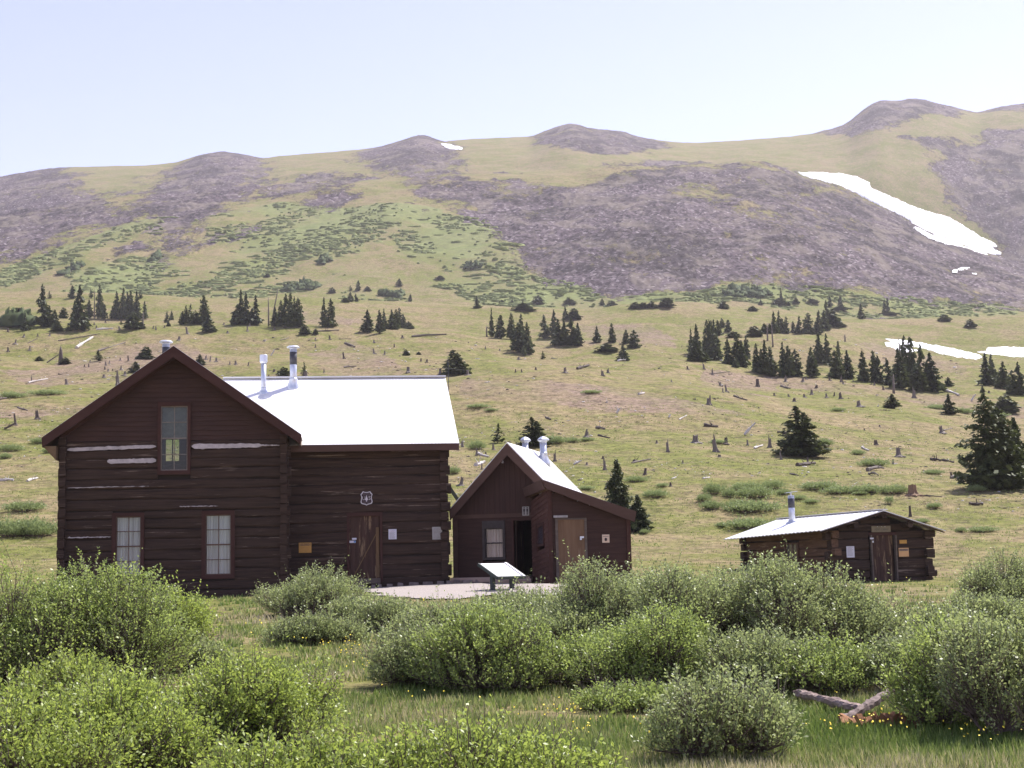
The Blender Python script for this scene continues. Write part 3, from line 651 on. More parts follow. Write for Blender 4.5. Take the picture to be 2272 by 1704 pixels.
def card(X0, Y0, X1, Y1, mat, name, label, cat, d, fr=fr, th=.012):
    x0, x1, za, zb = fr.rect(X0, Y0, X1, Y1, d); c = ((x0 + x1) / 2, d, (za + zb) / 2)
    wp = fr.o + fr.ax * c[0] + fr.ay * c[1] + np.array([0, 0, c[2]])
    o = empty(name, label, cat, tuple(wp), fr.rz)
    MB().box(x0 - c[0], x1 - c[0], -th, 0, za - c[2], zb - c[2]).build('board', mat, o)
    return o, (x1 - x0), (zb - za)
def lines(o, w_, h_, ya, yb, n, mat, th=.013, inset=.12, name='print_lines'):
    m = MB(); r_ = np.random.default_rng(n)
    for i in range(n):
        z = h_ * (ya + (yb - ya) * i / max(1, n - 1)); L = w_ * (.5 - inset)
        m.box(-L, L * (1 - .5 * r_.random()), -th - .002, -th, z - h_ * .012, z + h_ * .012)
    m.build(name, mat, o)
o, w_, h_ = card(663, 1204, 691, 1226.5, ORANGE, 'warning_sign', 'small orange notice with black heading beside the wing door of the large cabin', 'sign', YW - .02)
MB().box(-w_ * .46, w_ * .46, -.0135, -.012, h_ * .17, h_ * .44).build('heading_band', plain('dull_orange', (.36, .21, .08), .8), o)
textobj('CLOSED', h_ * .30, o, (0, -.016, h_ * .30), INK, sx=.72 * w_ / .38); lines(o, w_, h_, .02, -.38, 5, plain('faint_orange_print', (.38, .21, .07), .8))
o, w_, h_ = card(862, 1174, 880, 1196.5, PAPER, 'paper_notice', 'white paper notice with small print just right of the wing door', 'notice', YW - .02)
textobj('NOTICE', h_ * .11, o, (0, -.016, h_ * .30), plain('red_ink', (.28, .08, .07), .8)); lines(o, w_, h_, .15, -.4, 8, INKG)
o, w_, h_ = card(959, 1169, 981, 1197, PAPERG, 'paper_notice', 'faded grey notice near the right corner of the wing', 'notice', YW - .02); lines(o, w_, h_, .38, -.4, 10, INKG)
o, w_, h_ = card(781, 1193.5, 791, 1197.5, PAPER, 'door_sticker', 'small white sticker on the worn wing door', 'sticker', YW + .03)
o, w_, h_ = card(775.5, 1199.5, 789.5, 1204.5, PAPER, 'door_sticker', 'white and blue sticker below the small one on the wing door', 'sticker', YW + .03)
MB().box(.03, w_ * .5, -.0145, -.012, -h_ * .4, h_ * .45).build('blue_panel', BLUE, o)
# shield sign: outline, rim, tree and letters
cx_, cz_ = None, None
x0, x1, za, zb = fr.rect(800, 1090, 826.5, 1121.5, YW - .03); sw = x1 - x0; sh = zb - za; c = ((x0 + x1) / 2, YW - .03, (za + zb) / 2)
sh_o = empty('shield_sign', 'brown shield emblem sign with pale rim, tree and two letters above the door', 'sign', tuple(fr.o + fr.ax * c[0] + fr.ay * c[1] + np.array([0, 0, c[2]])), RZ)
half_out = [(0, .44), (.13, .45), (.30, .50), (.42, .36), (.50, .30), (.485, .24), (.44, .14), (.43, .02), (.47, -.12), (.50, -.24), (.47, -.33), (.38, -.39), (.22, -.42), (.10, -.44), (0, -.50)]
out = [(x * sw, z * sh) for x, z in half_out] + [(-x * sw, z * sh) for x, z in half_out[1:-1][::-1]]
MB().prism([(x, 0, z) for x, z in out], (0, .03, 0)).build('rim', WHITE, sh_o)
MB().prism([(x * .86, -.006, z * .88) for x, z in out], (0, .03, 0)).build('face', SBROWN, sh_o)
MB().prism([(0, -.012, .24 * sh), (.04 * sw, -.012, .12 * sh), (.125 * sw, -.012, -.11 * sh), (.03 * sw, -.012, -.14 * sh), (.03 * sw, -.012, -.17 * sh), (.06 * sw, -.012, -.22 * sh), (-.06 * sw, -.012, -.22 * sh), (-.03 * sw, -.012, -.17 * sh), (-.03 * sw, -.012, -.14 * sh), (-.125 * sw, -.012, -.11 * sh), (-.04 * sw, -.012, .12 * sh)], (0, .01, 0)).build('tree_emblem', WHITE, sh_o)
textobj('U', .37 * sh, sh_o, (-.24 * sw, -.009, 0), plain('letter_grey', (.42, .39, .38), .7), 'letter'); textobj('S', .37 * sh, sh_o, (.25 * sw, -.009, .01 * sh), plain('letter_grey2', (.5, .46, .45), .7), 'letter')
textobj('FOREST SERVICE', .085 * sh, sh_o, (0, -.009, .31 * sh), plain('letter_dim', (.17, .14, .13), .7), 'letter_line')
textobj('DEPT OF AGRICULTURE', .058 * sh, sh_o, (0, -.009, -.32 * sh), plain('letter_dim2', (.2, .17, .17), .7), 'letter_line')
# stone edging under the wing and a few roof things
m = MB(); r_ = np.random.default_rng(9); x = xR + 1.6
while x < wx1 + 3.4:
    L = .15 + .2 * r_.random(); p = fr.loc(700, 1200, YW - .25); zg = float(H(*(fr.o + fr.ax * x + fr.ay * (YW - .25))[:2]))
    m.hexa([(x, YW - .32 - .05 * r_.random(), zg - .1), (x + L, YW - .34, zg - .1), (x + L, YW - .1, zg - .1), (x, YW - .1, zg - .1), (x + .03, YW - .29, zg + .11 + .04 * r_.random()), (x + L - .02, YW - .3, zg + .11), (x + L - .02, YW - .12, zg + .12), (x + .02, YW - .12, zg + .12)])
    x += L + .03 + .12 * r_.random()
m.build('foundation_stones', STONE, BIG)
def onroof(fr, X, Y, d0, z_at):
    "photo point on a roof plane: solve for local depth so that the height matches"
    lo, hi = d0
    for _ in range(40):
        md = (lo + hi) / 2; q = fr.loc(X, Y, md)
        if q[2] > z_at(q): hi, lo = (md, lo) if z_at(fr.loc(X, Y, hi)) < fr.loc(X, Y, hi)[2] else (hi, md)
        else: lo = md
    return fr.loc(X, Y, (lo + hi) / 2)
def wslope(q): return we + (hr - we) * (q[1] - (YW - .45)) / (HD + .45)
def solve(fr, X, Y, lo, hi, zf):
    best = None
    for d in np.linspace(lo, hi, 600):
        q = fr.loc(X, Y, d); e_ = abs(q[2] - zf(q))
        if best is None or e_ < best[0]: best = (e_, q)
    return best[1]
def world(fr, q): return tuple(fr.o + fr.ax * q[0] + fr.ay * q[1] + np.array([0, 0, q[2]]))
q = solve(fr, 585, 869, YW - .4, YW + HD, wslope); zt_ = fr.loc(584, 788, q[1])[2]
pipe('vent_pipe', 'thin metal vent pipe with square can top, left of two on the wing roof', world(fr, q), zt_ - q[2] - .24, .085, 'can', collar=.08)
q = solve(fr, 651, 857, YW - .4, YW + HD, wslope); zt_ = fr.loc(651, 767, q[1])[2]
pipe('vent_pipe', 'stout metal stovepipe with flat round cap and wide flashing on the wing roof', world(fr, q), zt_ - q[2] - .12, .118, 'disc', soot=.42, collar=.22)
q = fr.loc(368.5, 760, 1.7); zt_ = q[2]; zb_ = zp - slope * abs(q[0] - xp)
pipe('vent_pipe', 'short dark stovepipe with domed cap behind the gable peak of the large cabin', world(fr, (q[0], q[1], zb_)), zt_ - zb_ - .05, .115, 'disc', soot=.5)
# antenna mast with stay wires by the wing ridge end
q = fr.loc(995, 852, YW + HD + .2); q2 = fr.loc(995, 790, YW + HD + .2)
an = empty('antenna_mast', 'thin wire antenna mast at the right end of the wing ridge', 'antenna', world(fr, q), RZ)
MB().tube([(0, 0, -.6), (0, 0, q2[2] - q[2])], [.012, .009], 6).build('mast', SOOT, an)
MB().tube([(-.55, 0, q2[2] - q[2] - .45), (0, 0, q2[2] - q[2] - .42), (.75, 0, q2[2] - q[2] - .52)], [.006, .006, .006], 5).build('crosswire', SOOT, an)
# leaning prop between the buildings
q = fr.loc(996, 1080, 3.2); q2 = fr.loc(1018, 1112, 3.2); lb = empty('leaning_beam', 'grey-green beam leaning out behind the right corner of the wing', 'beam', world(fr, (q[0], q[1], q[2])), RZ)
MB().bar((-.35, 0, .55), (q2[0] - q[0] + .9, 0, q2[2] - q[2] - 1.4), .1, .16, (0, 1, 0)).build('beam', plain('mossy_board', (.075, .085, .07), .9), lb)
# =========================================================== gabled shed
RZ2 = R(-14.4)
f2 = Frame(1125, 1280, 45.9, RZ2)
SHED = empty('gabled_shed', 'brown board-sided gabled shed with open dark doorway beside the large cabin', 'shed', tuple(f2.o), RZ2)
pk = f2.loc(1125, 981, -.4); tl = f2.loc(996.5, 1130, -.4); hw = -(tl[0] - pk[0]); pk[0] = pk[0]
wxl = f2.loc(1007, 1200)[0]; wxr = pk[0] * 2 - wxl; zb0 = f2.loc(1060, 1290)[2] - .1; L2 = 4.3
sl = (pk[2] - tl[2]) / hw
def rz2(x): return pk[2] - sl * abs(x - pk[0])
win = f2.rect(1071, 1155.5, 1121, 1242); dor = f2.rect(1141, 1153, 1180, 1279)
m = MB(); zz = zb0; zc = f2.loc(1080, 1145)[2]
while zz < zc:
    z2 = min(zz + .14, zc); parts = [(wxl, wxr)]
    for hx in (win, dor):
        if hx[2] < z2 - .03 and hx[3] > zz + .03: parts = [s_ for (p0, p1) in parts for s_ in (((p0, hx[0]), (hx[1], p1)) if p0 < hx[0] < p1 else ((p0, p1),))]
    for q0, q1 in parts: m.hexa([(q0, -.012, zz), (q1, -.012, zz), (q1, .08, zz), (q0, .08, zz), (q0, .012, z2 + .008), (q1, .012, z2 + .008), (q1, .08, z2 + .008), (q0, .08, z2 + .008)])
    zz = z2
m.box(wxl, wxl + .08, .08, L2, zb0, rz2(wxl) - .15).box(wxr - .08, wxr, .08, L2, zb0, rz2(wxr) - .15); m.box(wxl, wxr, L2 - .08, L2, zb0, zc)
m.build('wall', WD['lap'], SHED)
m = MB(); x = wxl
while x < wxr - .01:
    x2 = min(x + .17, wxr); za_, zb_ = rz2(x) - .14, rz2(x2) - .14
    if x < pk[0] < x2: zb_ = max(zb_, pk[2] - .14)
    m.hexa([(x + .003, -.0, zc - .03), (x2 - .003, -.0, zc - .03), (x2 - .003, .06, zc - .03), (x + .003, .06, zc - .03), (x + .003, 0, max(za_, zc)), (x2 - .003, 0, max(zb_, zc)), (x2 - .003, .06, max(zb_, zc)), (x + .003, .06, max(za_, zc))]); x = x2
m.build('gable_boarding', WD['lapv'], SHED); MB().prism([(wxl, L2 - .05, zc), (wxr, L2 - .05, zc), (pk[0], L2 - .05, pk[2] - .2)], (0, .04, 0)).build('rear_gable', WD['lapv'], SHED)
MB().box(wxl - .02, wxl + .14, -.045, -.014, zb0, rz2(wxl) - .2).build('corner_board', WD['fascia'], SHED); MB().box(wxl + .14, wxr, -.03, .0, zc - .06, zc + .06).build('belt_board', WD['fascia'], SHED)
gable_roof(SHED, pk[0] - hw, pk[0], pk[0] + hw, tl[2], pk[2], -.40, L2 + .15, .06)
rake(SHED, pk[0] - hw + .01, pk[0], pk[0] + hw - .01, tl[2] - .01, pk[2] - .01, -.44, .34, .05, WD['fascia'], drop=.03)
MB().box(pk[0] - hw + .02, wxl, -.38, L2, tl[2] - .12, tl[2] - .09).build('soffit', WD['soff'], SHED); MB().box(wxr, pk[0] + hw - .02, -.38, L2, tl[2] - .12, tl[2] - .09).build('soffit', WD['soff'], SHED)
window(SHED, f2, (1071, 1155.5, 1121, 1242), (1077, 1172, 1117, 1238), 0, 1, 2, PAINT2, CURTP, 7, PAINT2, thick=(1,))
MB().box(dor[0] - .07, dor[0], -.03, .1, dor[2], dor[3]).box(dor[0] - .07, dor[1], -.03, .1, dor[3], dor[3] + .05).build('door_frame', WD['trim'], SHED)
MB().box(dor[0] + .02, dor[0] + .05, .12, 1.0, dor[2], dor[3] - .02).build('door', WD['door'], SHED)
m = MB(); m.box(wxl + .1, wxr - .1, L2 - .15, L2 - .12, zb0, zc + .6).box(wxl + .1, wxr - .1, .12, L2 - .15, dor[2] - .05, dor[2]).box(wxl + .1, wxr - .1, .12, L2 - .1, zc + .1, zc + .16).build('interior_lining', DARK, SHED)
st = MB(); q = f2.rect(1004, 1280.5, 1180, 1288, -.5); st.box(q[0], q[1], -.75, -.03, q[2] - .05, q[3]); st.build('porch_step', WD['pale'], SHED)
q = f2.rect(1088, 1289, 1180, 1294, -.9); MB().hewn((q[0], -.95, q[2] + .02), (q[1], -.9, q[3]), .13, .16, 5).build('step_log', WD['pale'], SHED)
MB().lathe(f2.loc(1116, 1025)[0], -.06, [(.03, f2.loc(1116, 1028)[2]), (.04, f2.loc(1116, 1025)[2]), (.02, f2.loc(1116, 1022)[2])], 10).build('gable_lamp', WHITE, SHED)
o, w_, h_ = card(1159, 1124, 1174, 1144, PAPERG, 'restroom_sign', 'pale pictogram sign above the dark open doorway of the gabled shed', 'sign', -.02, f2)
m = MB()
for cx0 in (-w_ * .22, w_ * .24):
    m.lathe(cx0, -.016, [(.01, h_ * .30), (.028, h_ * .33), (.028, h_ * .38), (.01, h_ * .42)], 8); m.box(cx0 - .03, cx0 + .03, -.018, -.012, -h_ * .05, h_ * .26); m.box(cx0 - .022, cx0 - .004, -.018, -.012, -h_ * .4, -h_ * .05); m.box(cx0 + .004, cx0 + .022, -.018, -.012, -h_ * .4, -h_ * .05)
m.build('pictogram', INK, o)
q = solve(f2, 1206, 1022, -.3, L2, lambda q: rz2(q[0])); zt_ = f2.loc(1205, 970, q[1])[2]
pipe('vent_pipe', 'silver vent pipe with faceted hood on the right roof slope of the gabled shed', world(f2, q), zt_ - q[2] - .16, .115, 'hood', collar=.22)
q = f2.loc(1165, 971, 3.1); zbb = rz2(q[0] - .3); q = (q[0], q[1], q[2]); zr_ = rz2(q[0])
pipe('vent_pipe', 'silver vent pipe with faceted hood rising behind the ridge of the gabled shed', world(f2, (q[0], q[1], zr_)), q[2] - zr_ - .16, .105, 'hood', collar=0)
# =========================================================== lean-to outhouse
RZ3 = R(6.5)
f3 = Frame(1221, 1290, 41.6, RZ3)
OUT = empty('outhouse', 'brown shed-roofed outhouse with tan plywood door in front of the gabled shed', 'outhouse', tuple(f3.o), RZ3)
ow = f3.loc(1398, 1200)[0]; oz0 = f3.loc(1280, 1297)[2] - .15; OD = 4.0
ta = f3.loc(1204, 1063, -.22); tb = f3.loc(1409, 1134, -.22); xla = f3.loc(1203.5, 1063, -.22)[0]; xlb = tb[0]
so = (ta[2] - tb[2]) / (xlb - xla)
def rz3(x): return ta[2] - so * (x - xla)
din = f3.rect(1233, 1149.5, 1303, 1297)
m = MB(); zz = oz0
while zz < rz3(0) - .1:
    z2 = zz + .125; xe = ow if rz3(ow) - .15 > z2 else max(.05, (ta[2] - .15 - z2) / so + xla)
    xe = min(xe, ow); parts = [(.0, xe)]
    if din[2] < z2 - .02 and din[3] > zz + .02: parts = [(0, din[0]), (din[1], xe)]
    for q0, q1 in parts:
        if q1 - q0 > .03: m.hexa([(q0, -.012, zz), (q1, -.012, zz), (q1, .08, zz), (q0, .08, zz), (q0, .01, z2 + .006), (q1, .01, z2 + .006), (q1, .08, z2 + .006), (q0, .08, z2 + .006)])
    zz = z2
m.box(ow - .08, ow, .08, OD, oz0, rz3(ow) - .15).box(.1, ow - .1, OD - .08, OD, oz0, rz3(ow) - .15)
m.build('wall', WD['lap'], OUT)
sl_ = MB(); zz = oz0; wq0 = f3.side(1191.5, 1185, 0); wq1 = f3.side(1208, 1185, 0); wzb = f3.side(1200, 1212, 0)[2]; wzt = f3.side(1200, 1160, 0)[2]
y0_, y1_ = min(wq0[1], wq1[1]), max(wq0[1], wq1[1]); y0_ = max(.9, min(y0_, 2.2)); y1_ = max(y0_ + .7, min(y1_, 3.3))
zt3 = rz3(0) - .17
while zz < zt3:
    z2 = min(zz + .14, zt3); segs = [(.08, OD)]
    if wzb < z2 - .03 and wzt > zz + .03: segs = [(.08, y0_), (y1_, OD)]
    for p0, p1 in segs:
        d0, d1 = -.05 * p0, -.05 * p1
        sl_.hexa([(-.012, p0, zz + d0), (.07, p0, zz + d0), (.07, p1, zz + d1), (-.012, p1, zz + d1), (.008, p0, z2 + d0 + .005), (.07, p0, z2 + d0 + .005), (.07, p1, z2 + d1 + .005), (.008, p1, z2 + d1 + .005)])
    zz = z2
sl_.build('side_siding', wood('streaked_siding', (.062, .024, .018), (.15, .07, .048), (3, .5, 5), 2.2, wear=(.17, .085, .06), wear_at=.58), OUT)
wn = MB(); wn.box(-.04, .05, y0_, y0_ + .1, wzb, wzt).box(-.04, .05, y1_ - .1, y1_, wzb, wzt).box(-.04, .05, y0_ + .1, y1_ - .1, wzt - .07, wzt).box(-.04, .05, y0_ + .1, y1_ - .1, wzb, wzb + .07)
wno = wn.build('window', WD['trim'], OUT); MB().box(.02, .03, y0_ + .1, y1_ - .1, wzb + .07, wzt - .07).build('pane', plain('dusty_pane', (.05, .045, .06), .25, spec=.6), wno)
# single-slope roof with deep fascias and a sloping soffit on the high side
m = MB(); yb3 = OD + .2
m.hexa([(xla, -.22, rz3(xla) - .05), (xlb, -.22, rz3(xlb) - .05), (xlb, yb3, rz3(xlb) - .05), (xla, yb3, rz3(xla) - .05), (xla, -.22, rz3(xla)), (xlb, -.22, rz3(xlb)), (xlb, yb3, rz3(xlb)), (xla, yb3, rz3(xla))])
m.build('roof', ROOF, OUT)
fh = .31
m = MB(); m.prism([(xla - .03, -.27, rz3(xla) - .012), (xlb + .03, -.27, rz3(xlb) - .012), (xlb - .03, -.27, rz3(xlb) - fh), (xla + .1, -.27, rz3(xla) - fh + .03)], (0, .05, 0))
m.prism([(xla - .05, -.22, rz3(xla) - .012), (xla - .05, yb3, rz3(xla) - .012), (xla + .02, yb3, rz3(xla) - fh + .02), (xla + .02, -.22, rz3(xla) - fh + .02)], (.05, 0, 0))
m.build('fascia', WD['fascia'], OUT)
m = MB(); m.hexa([(xla + .07, -.2, rz3(xla) - fh + .06), (-.015, -.2, rz3(0) - .24), (-.015, yb3 - .05, rz3(0) - .24), (xla + .07, yb3 - .05, rz3(xla) - fh + .06), (xla + .07, -.2, rz3(xla) - fh + .09), (-.015, -.2, rz3(0) - .2), (-.015, yb3 - .05, rz3(0) - .2), (xla + .07, yb3 - .05, rz3(xla) - fh + .09)])
m.build('soffit', WD['soff'], OUT)
MB().box(-.03, .09, -.04, -.013, oz0, rz3(.1) - .2).build('corner_board', WD['trim'], OUT); MB().box(ow - .1, ow + .02, -.04, -.013, oz0, rz3(ow) - .2).build('corner_board', WD['trim'], OUT)
dx0, dx1, dz0, dz1 = f3.rect(1239, 1153, 1298, 1297)
MB().box(din[0], dx0, -.045, .1, dz0, din[3]).box(dx1, din[1], -.045, .1, dz0, din[3]).box(dx0, dx1, -.045, .1, dz1, din[3]).build('door_frame', WD['grey'], OUT)
dro = MB().box(dx0, dx1, -.01, .05, dz0, dz1).build('door', WD['ply'], OUT)
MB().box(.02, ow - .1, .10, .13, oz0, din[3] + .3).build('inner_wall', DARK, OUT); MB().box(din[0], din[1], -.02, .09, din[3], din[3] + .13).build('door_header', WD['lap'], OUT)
hx = f3.rect(1286, 1190, 1295, 1194); MB().box(hx[0], hx[1], -.06, -.015, hx[2], hx[3]).box(hx[0], hx[0] + .05, -.08, -.02, hx[2] - .05, hx[3]).build('latch', PIPE, dro)
lt = f3.rect(1227.5, 1144.5, 1258.5, 1148.5); MB().box(lt[0], lt[1], -.10, -.015, lt[2], lt[3] + .01).build('lamp_bar', plain('lamp_grey', (.3, .28, .27), .6), OUT)
o, w_, h_ = card(1336, 1186, 1352, 1204, CREAM, 'pictogram_sign', 'cream sign with a dark round pictogram right of the plywood door', 'sign', -.02, f3)
MB().box(-w_ * .42, w_ * .42, -.014, -.012, h_ * .26, h_ * .31).lathe(0, -.016, [(.005, -h_ * .3), (.03, -h_ * .27), (.038, -h_ * .1), (.03, h_ * .06), (.005, h_ * .1)], 10).build('pictogram', SBROWN, o)
# =========================================================== little log cabin on the right
RZ4 = R(17)
f4 = Frame(1849, 1290, 51.5, RZ4)
CAB = empty('small_log_cabin', 'low old log cabin with wide white metal roof standing alone on the right', 'cabin', tuple(f4.o), RZ4)
cw = f4.loc(2066, 1250)[0]; cz0 = f4.loc(1980, 1300)[2] - .12; CDp = 7.0
pk4 = f4.loc(1961, 1131, -.5); l4 = f4.loc(1821, 1176, -.5); r4 = f4.loc(2098, 1176, -.5)
cz1 = min(l4[2], r4[2]) + .02
hd4 = f4.rect(1929, 1183, 1991, 1297)
bl4 = f4.side(1622, 1196, l4[0]); dl = -.25
WN = (f4.side(1774, 1225, 0)[1], f4.side(1743, 1225, 0)[1]); wnz = (f4.side(1760, 1243, 0)[2], f4.side(1760, 1204, 0)[2])
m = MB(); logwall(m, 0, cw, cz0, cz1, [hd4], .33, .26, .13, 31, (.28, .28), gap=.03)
# shorter courses filling the gable up to the roof
def rz4(x): return (l4[2] + (pk4[2] - l4[2]) * (x - l4[0]) / (pk4[0] - l4[0])) if x < pk4[0] else (r4[2] + (pk4[2] - r4[2]) * (r4[0] - x) / (r4[0] - pk4[0]))
zz = cz1; k = 0
while zz < pk4[2] - .3:
    xa = l4[0] + (zz + .22 - l4[2]) / (pk4[2] - l4[2]) * (pk4[0] - l4[0]) + .35; xb = r4[0] - (zz + .22 - r4[2]) / (pk4[2] - r4[2]) * (r4[0] - pk4[0]) - .35
    xa = max(xa, .0); xb = min(xb, cw)
    if xb - xa > .4: m.hewn((xa, .13, zz + .12), (xb, .13, zz + .12), .22, .22, 70 + k)
    zz += .235; k += 1
m.build('front_log_wall', WD['log'], CAB)
lining(CAB, .1, cw - .1, cz0, cz1, [hd4], .10, JOINT); lining(CAB, .05, CDp - .05, cz0, cz1, [(WN[0], WN[1], wnz[0], wnz[1])], .14, JOINT, 'side_lining', 'y'); lining(CAB, .3, CDp - .3, cz0, cz1, [], cw - .15, DARK, 'side_lining', 'y')
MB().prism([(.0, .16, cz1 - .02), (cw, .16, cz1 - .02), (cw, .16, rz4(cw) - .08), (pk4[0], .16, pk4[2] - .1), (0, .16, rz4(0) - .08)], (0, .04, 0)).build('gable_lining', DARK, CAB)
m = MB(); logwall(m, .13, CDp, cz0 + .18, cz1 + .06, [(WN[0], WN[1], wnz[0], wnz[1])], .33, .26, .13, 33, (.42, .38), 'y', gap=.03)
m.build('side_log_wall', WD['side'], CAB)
m = MB(); logwall(m, .13, CDp, cz0 + .18, cz1 + .02, [], .33, .26, cw - .13, 34, (.35, .35), 'y', gap=.03); logwall(m, 0, cw, cz0, cz1, [], .33, .26, CDp - .13, 35, (.3, .3)); m.build('rear_log_wall', WD['log'], CAB)
m = MB(); yb4 = CDp + .45; th = .035
bx, bz = l4[0], bl4[2]
P = [(l4[0], -.5, l4[2]), (pk4[0], -.5, pk4[2]), (r4[0], -.5, r4[2])]; rb = f4.loc(1766, 1150.5, yb4)
Q = [(l4[0], yb4, f4.loc(1622, 1196, yb4)[2]), (pk4[0], yb4, rb[2]), (r4[0], yb4, rb[2] - (pk4[2] - r4[2]))]
def ribbed(m, A, B, C, Dd, n=26, amp=.012, th=.03):
    "corrugated sheet between eave A-D and ridge B-C"
    A, B, C, Dd = map(Vector, (A, B, C, Dd)); base = len(m.V)
    for i in range(2 * n + 1):
        t = i / (2 * n); o_ = amp * (1 if i % 2 else -1); p = A.lerp(Dd, t); q = B.lerp(C, t)
        for v in (p, q): m.V.append((v.x, v.y, v.z + o_)); m.V.append((v.x, v.y, v.z + o_ - th))
    for i in range(2 * n):
        a0 = base + 4 * i; b0 = a0 + 4
        m.F += [(a0, b0, b0 + 2, a0 + 2), (a0 + 1, a0 + 3, b0 + 3, b0 + 1), (a0, a0 + 1, b0 + 1, b0), (a0 + 2, b0 + 2, b0 + 3, a0 + 3)]
    for e_ in (base, base + 8 * n): m.F.append((e_, e_ + 2, e_ + 3, e_ + 1))
ribbed(m, P[0], P[1], Q[1], Q[0]); ribbed(m, P[2], P[1], Q[1], Q[2])
m.bar((pk4[0], -.5, pk4[2] + .015), (pk4[0], yb4, rb[2] + .015), .3, .03)
m.build('roof', ROOF, CAB)
m = MB()
for X_, Y_ in ((1896, 1165), (2016, 1164), (1958, 1143)):
    q = f4.loc(X_, Y_, -.3); m.tube([(q[0], -.42, q[2]), (q[0], 1.0, q[2])], [.115, .115], 12, .08, seed=X_)
m.build('purlin_ends', WD['log'], CAB)
m = MB(); m.prism([(P[0][0] + .02, -.47, P[0][2] - .06), (pk4[0], -.47, pk4[2] - .05), (P[2][0] - .02, -.47, P[2][2] - .06), (P[2][0] - .02, -.47, P[2][2] - .10), (pk4[0], -.47, pk4[2] - .14), (P[0][0] + .02, -.47, P[0][2] - .10)], (0, .04, 0)).build('rake_pole', WD['log'], CAB)
x0, x1, za, zb = f4.rect(1935, 1188, 1981, 1296)
m = MB(); q0 = f4.loc(1931, 1187); q1 = f4.loc(1937, 1297)
m.bar((q1[0], -.02, q1[2]), (q0[0], -.02, q0[2]), .05, .11, (0, 1, 0)); q0 = f4.loc(1985, 1187); q1 = f4.loc(1990, 1297); m.bar((q1[0], -.02, q1[2]), (q0[0], -.02, q0[2]), .05, .14, (0, 1, 0)); m.build('door_frame', WD['grey'], CAB)
MB().box(hd4[0], hd4[1], -.03, .2, zb, hd4[3] + .03).build('lintel', WD['trim'], CAB)
dr = MB()
for i in range(4): dr.box(x0 + (x1 - x0) * i / 4, x0 + (x1 - x0) * (i + 1) / 4 - .008, .06, .1, za, zb)
dr.box(x0, x1, .1, .12, za, zb); dr.box(x1, x1 + .1, .12, .14, za, zb)
dro = dr.build('door', WD['door'], CAB); MB().box(x0 + .05, x0 + .11, .02, .06, zb - .25, zb - .18).build('latch', PIPE, dro)
q = f4.rect(1974, 1294.5, 2047, 1298, -.6); MB().box(q[0], q[1], -.75, -.35, q[2] - .05, q[3]).build('doorstep', WD['pale'], CAB)
# side window
m = MB(); ya, yb_ = WN; za, zb = wnz
m.box(-.06, .06, ya, ya + .12, za, zb).box(-.06, .06, yb_ - .12, yb_, za, zb).box(-.06, .06, ya + .12, yb_ - .12, zb - .06, zb).box(-.06, .06, ya + .12, yb_ - .12, za, za + .05)
wo = m.build('window', plain('window_casing', (.10, .055, .035), .8), CAB)
MB().box(.02, .03, ya + .12, yb_ - .12, za + .05, zb - .06).build('pane', plain('grey_pane', (.10, .09, .085), .2, spec=.7), wo); MB().box(0, .02, (ya + yb_) / 2 - .04, (ya + yb_) / 2 + .04, za + .05, zb - .06).build('muntin', PAINT, wo)
o, w_, h_ = card(1933, 1167, 1975, 1180.5, plain('olive_board', (.21, .17, .11), .85, var=.12), 'name_board', 'olive wooden name board over the small cabin door', 'sign', -.06, f4, .03)
textobj("KEN'S CABIN", h_ * .42, o, (0, -.034, -h_ * .08), plain('green_letter', (.10, .10, .075), .8), sx=1.0)
m = MB()
for xx in (-.2, .02, .2): m.lathe(w_ * xx, -.04, [(.005, h_ * .34), (.02, h_ * .38), (.005, h_ * .43)], 8)
m.build('knobs', WHITE, o)
o, w_, h_ = card(1878, 1212, 1895.5, 1237, PAPER, 'paper_notice', 'tall pale notice left of the small cabin door', 'notice', -.03, f4); lines(o, w_, h_, .4, -.3, 8, INKG)
o, w_, h_ = card(1995.5, 1198, 2011.5, 1206, ORANGE, 'warning_sign', 'small amber sign right of the small cabin door, above the larger one', 'sign', -.03, f4)
o, w_, h_ = card(1994, 1215.5, 2016, 1235, ORANGE2, 'warning_sign', 'square pale orange notice with dark heading right of the small cabin door', 'sign', -.03, f4)
MB().box(-w_ * .47, w_ * .47, -.0135, -.012, h_ * .14, h_ * .40).build('heading_band', plain('heading_grey', (.28, .20, .15), .8), o)
textobj('CLOSED', h_ * .26, o, (0, -.016, h_ * .27), INK, sx=.95)
o, w_, h_ = card(1930, 1193, 1938, 1196.5, PAPER, 'door_plate', 'tiny white plate at the top left of the small cabin door frame', 'plate', -.09, f4)
def c4(q): t = np.clip((q[1] + .5) / (yb4 + .5), 0, 1); u = (q[0] - l4[0]) / (pk4[0] - l4[0]); return (l4[2] + (pk4[2] - l4[2]) * u) * (1 - t) + (Q[0][2] + (Q[1][2] - Q[0][2]) * u) * t
q = solve(f4, 1757.5, 1159, 0, CDp, c4); zt_ = f4.loc(1757, 1091, q[1])[2]
pipe('stovepipe', 'tall sooty stovepipe with tilted plate cap on the small cabin roof', world(f4, q), zt_ - q[2] - .16, .125, 'plate', soot=.45, collar=.03)
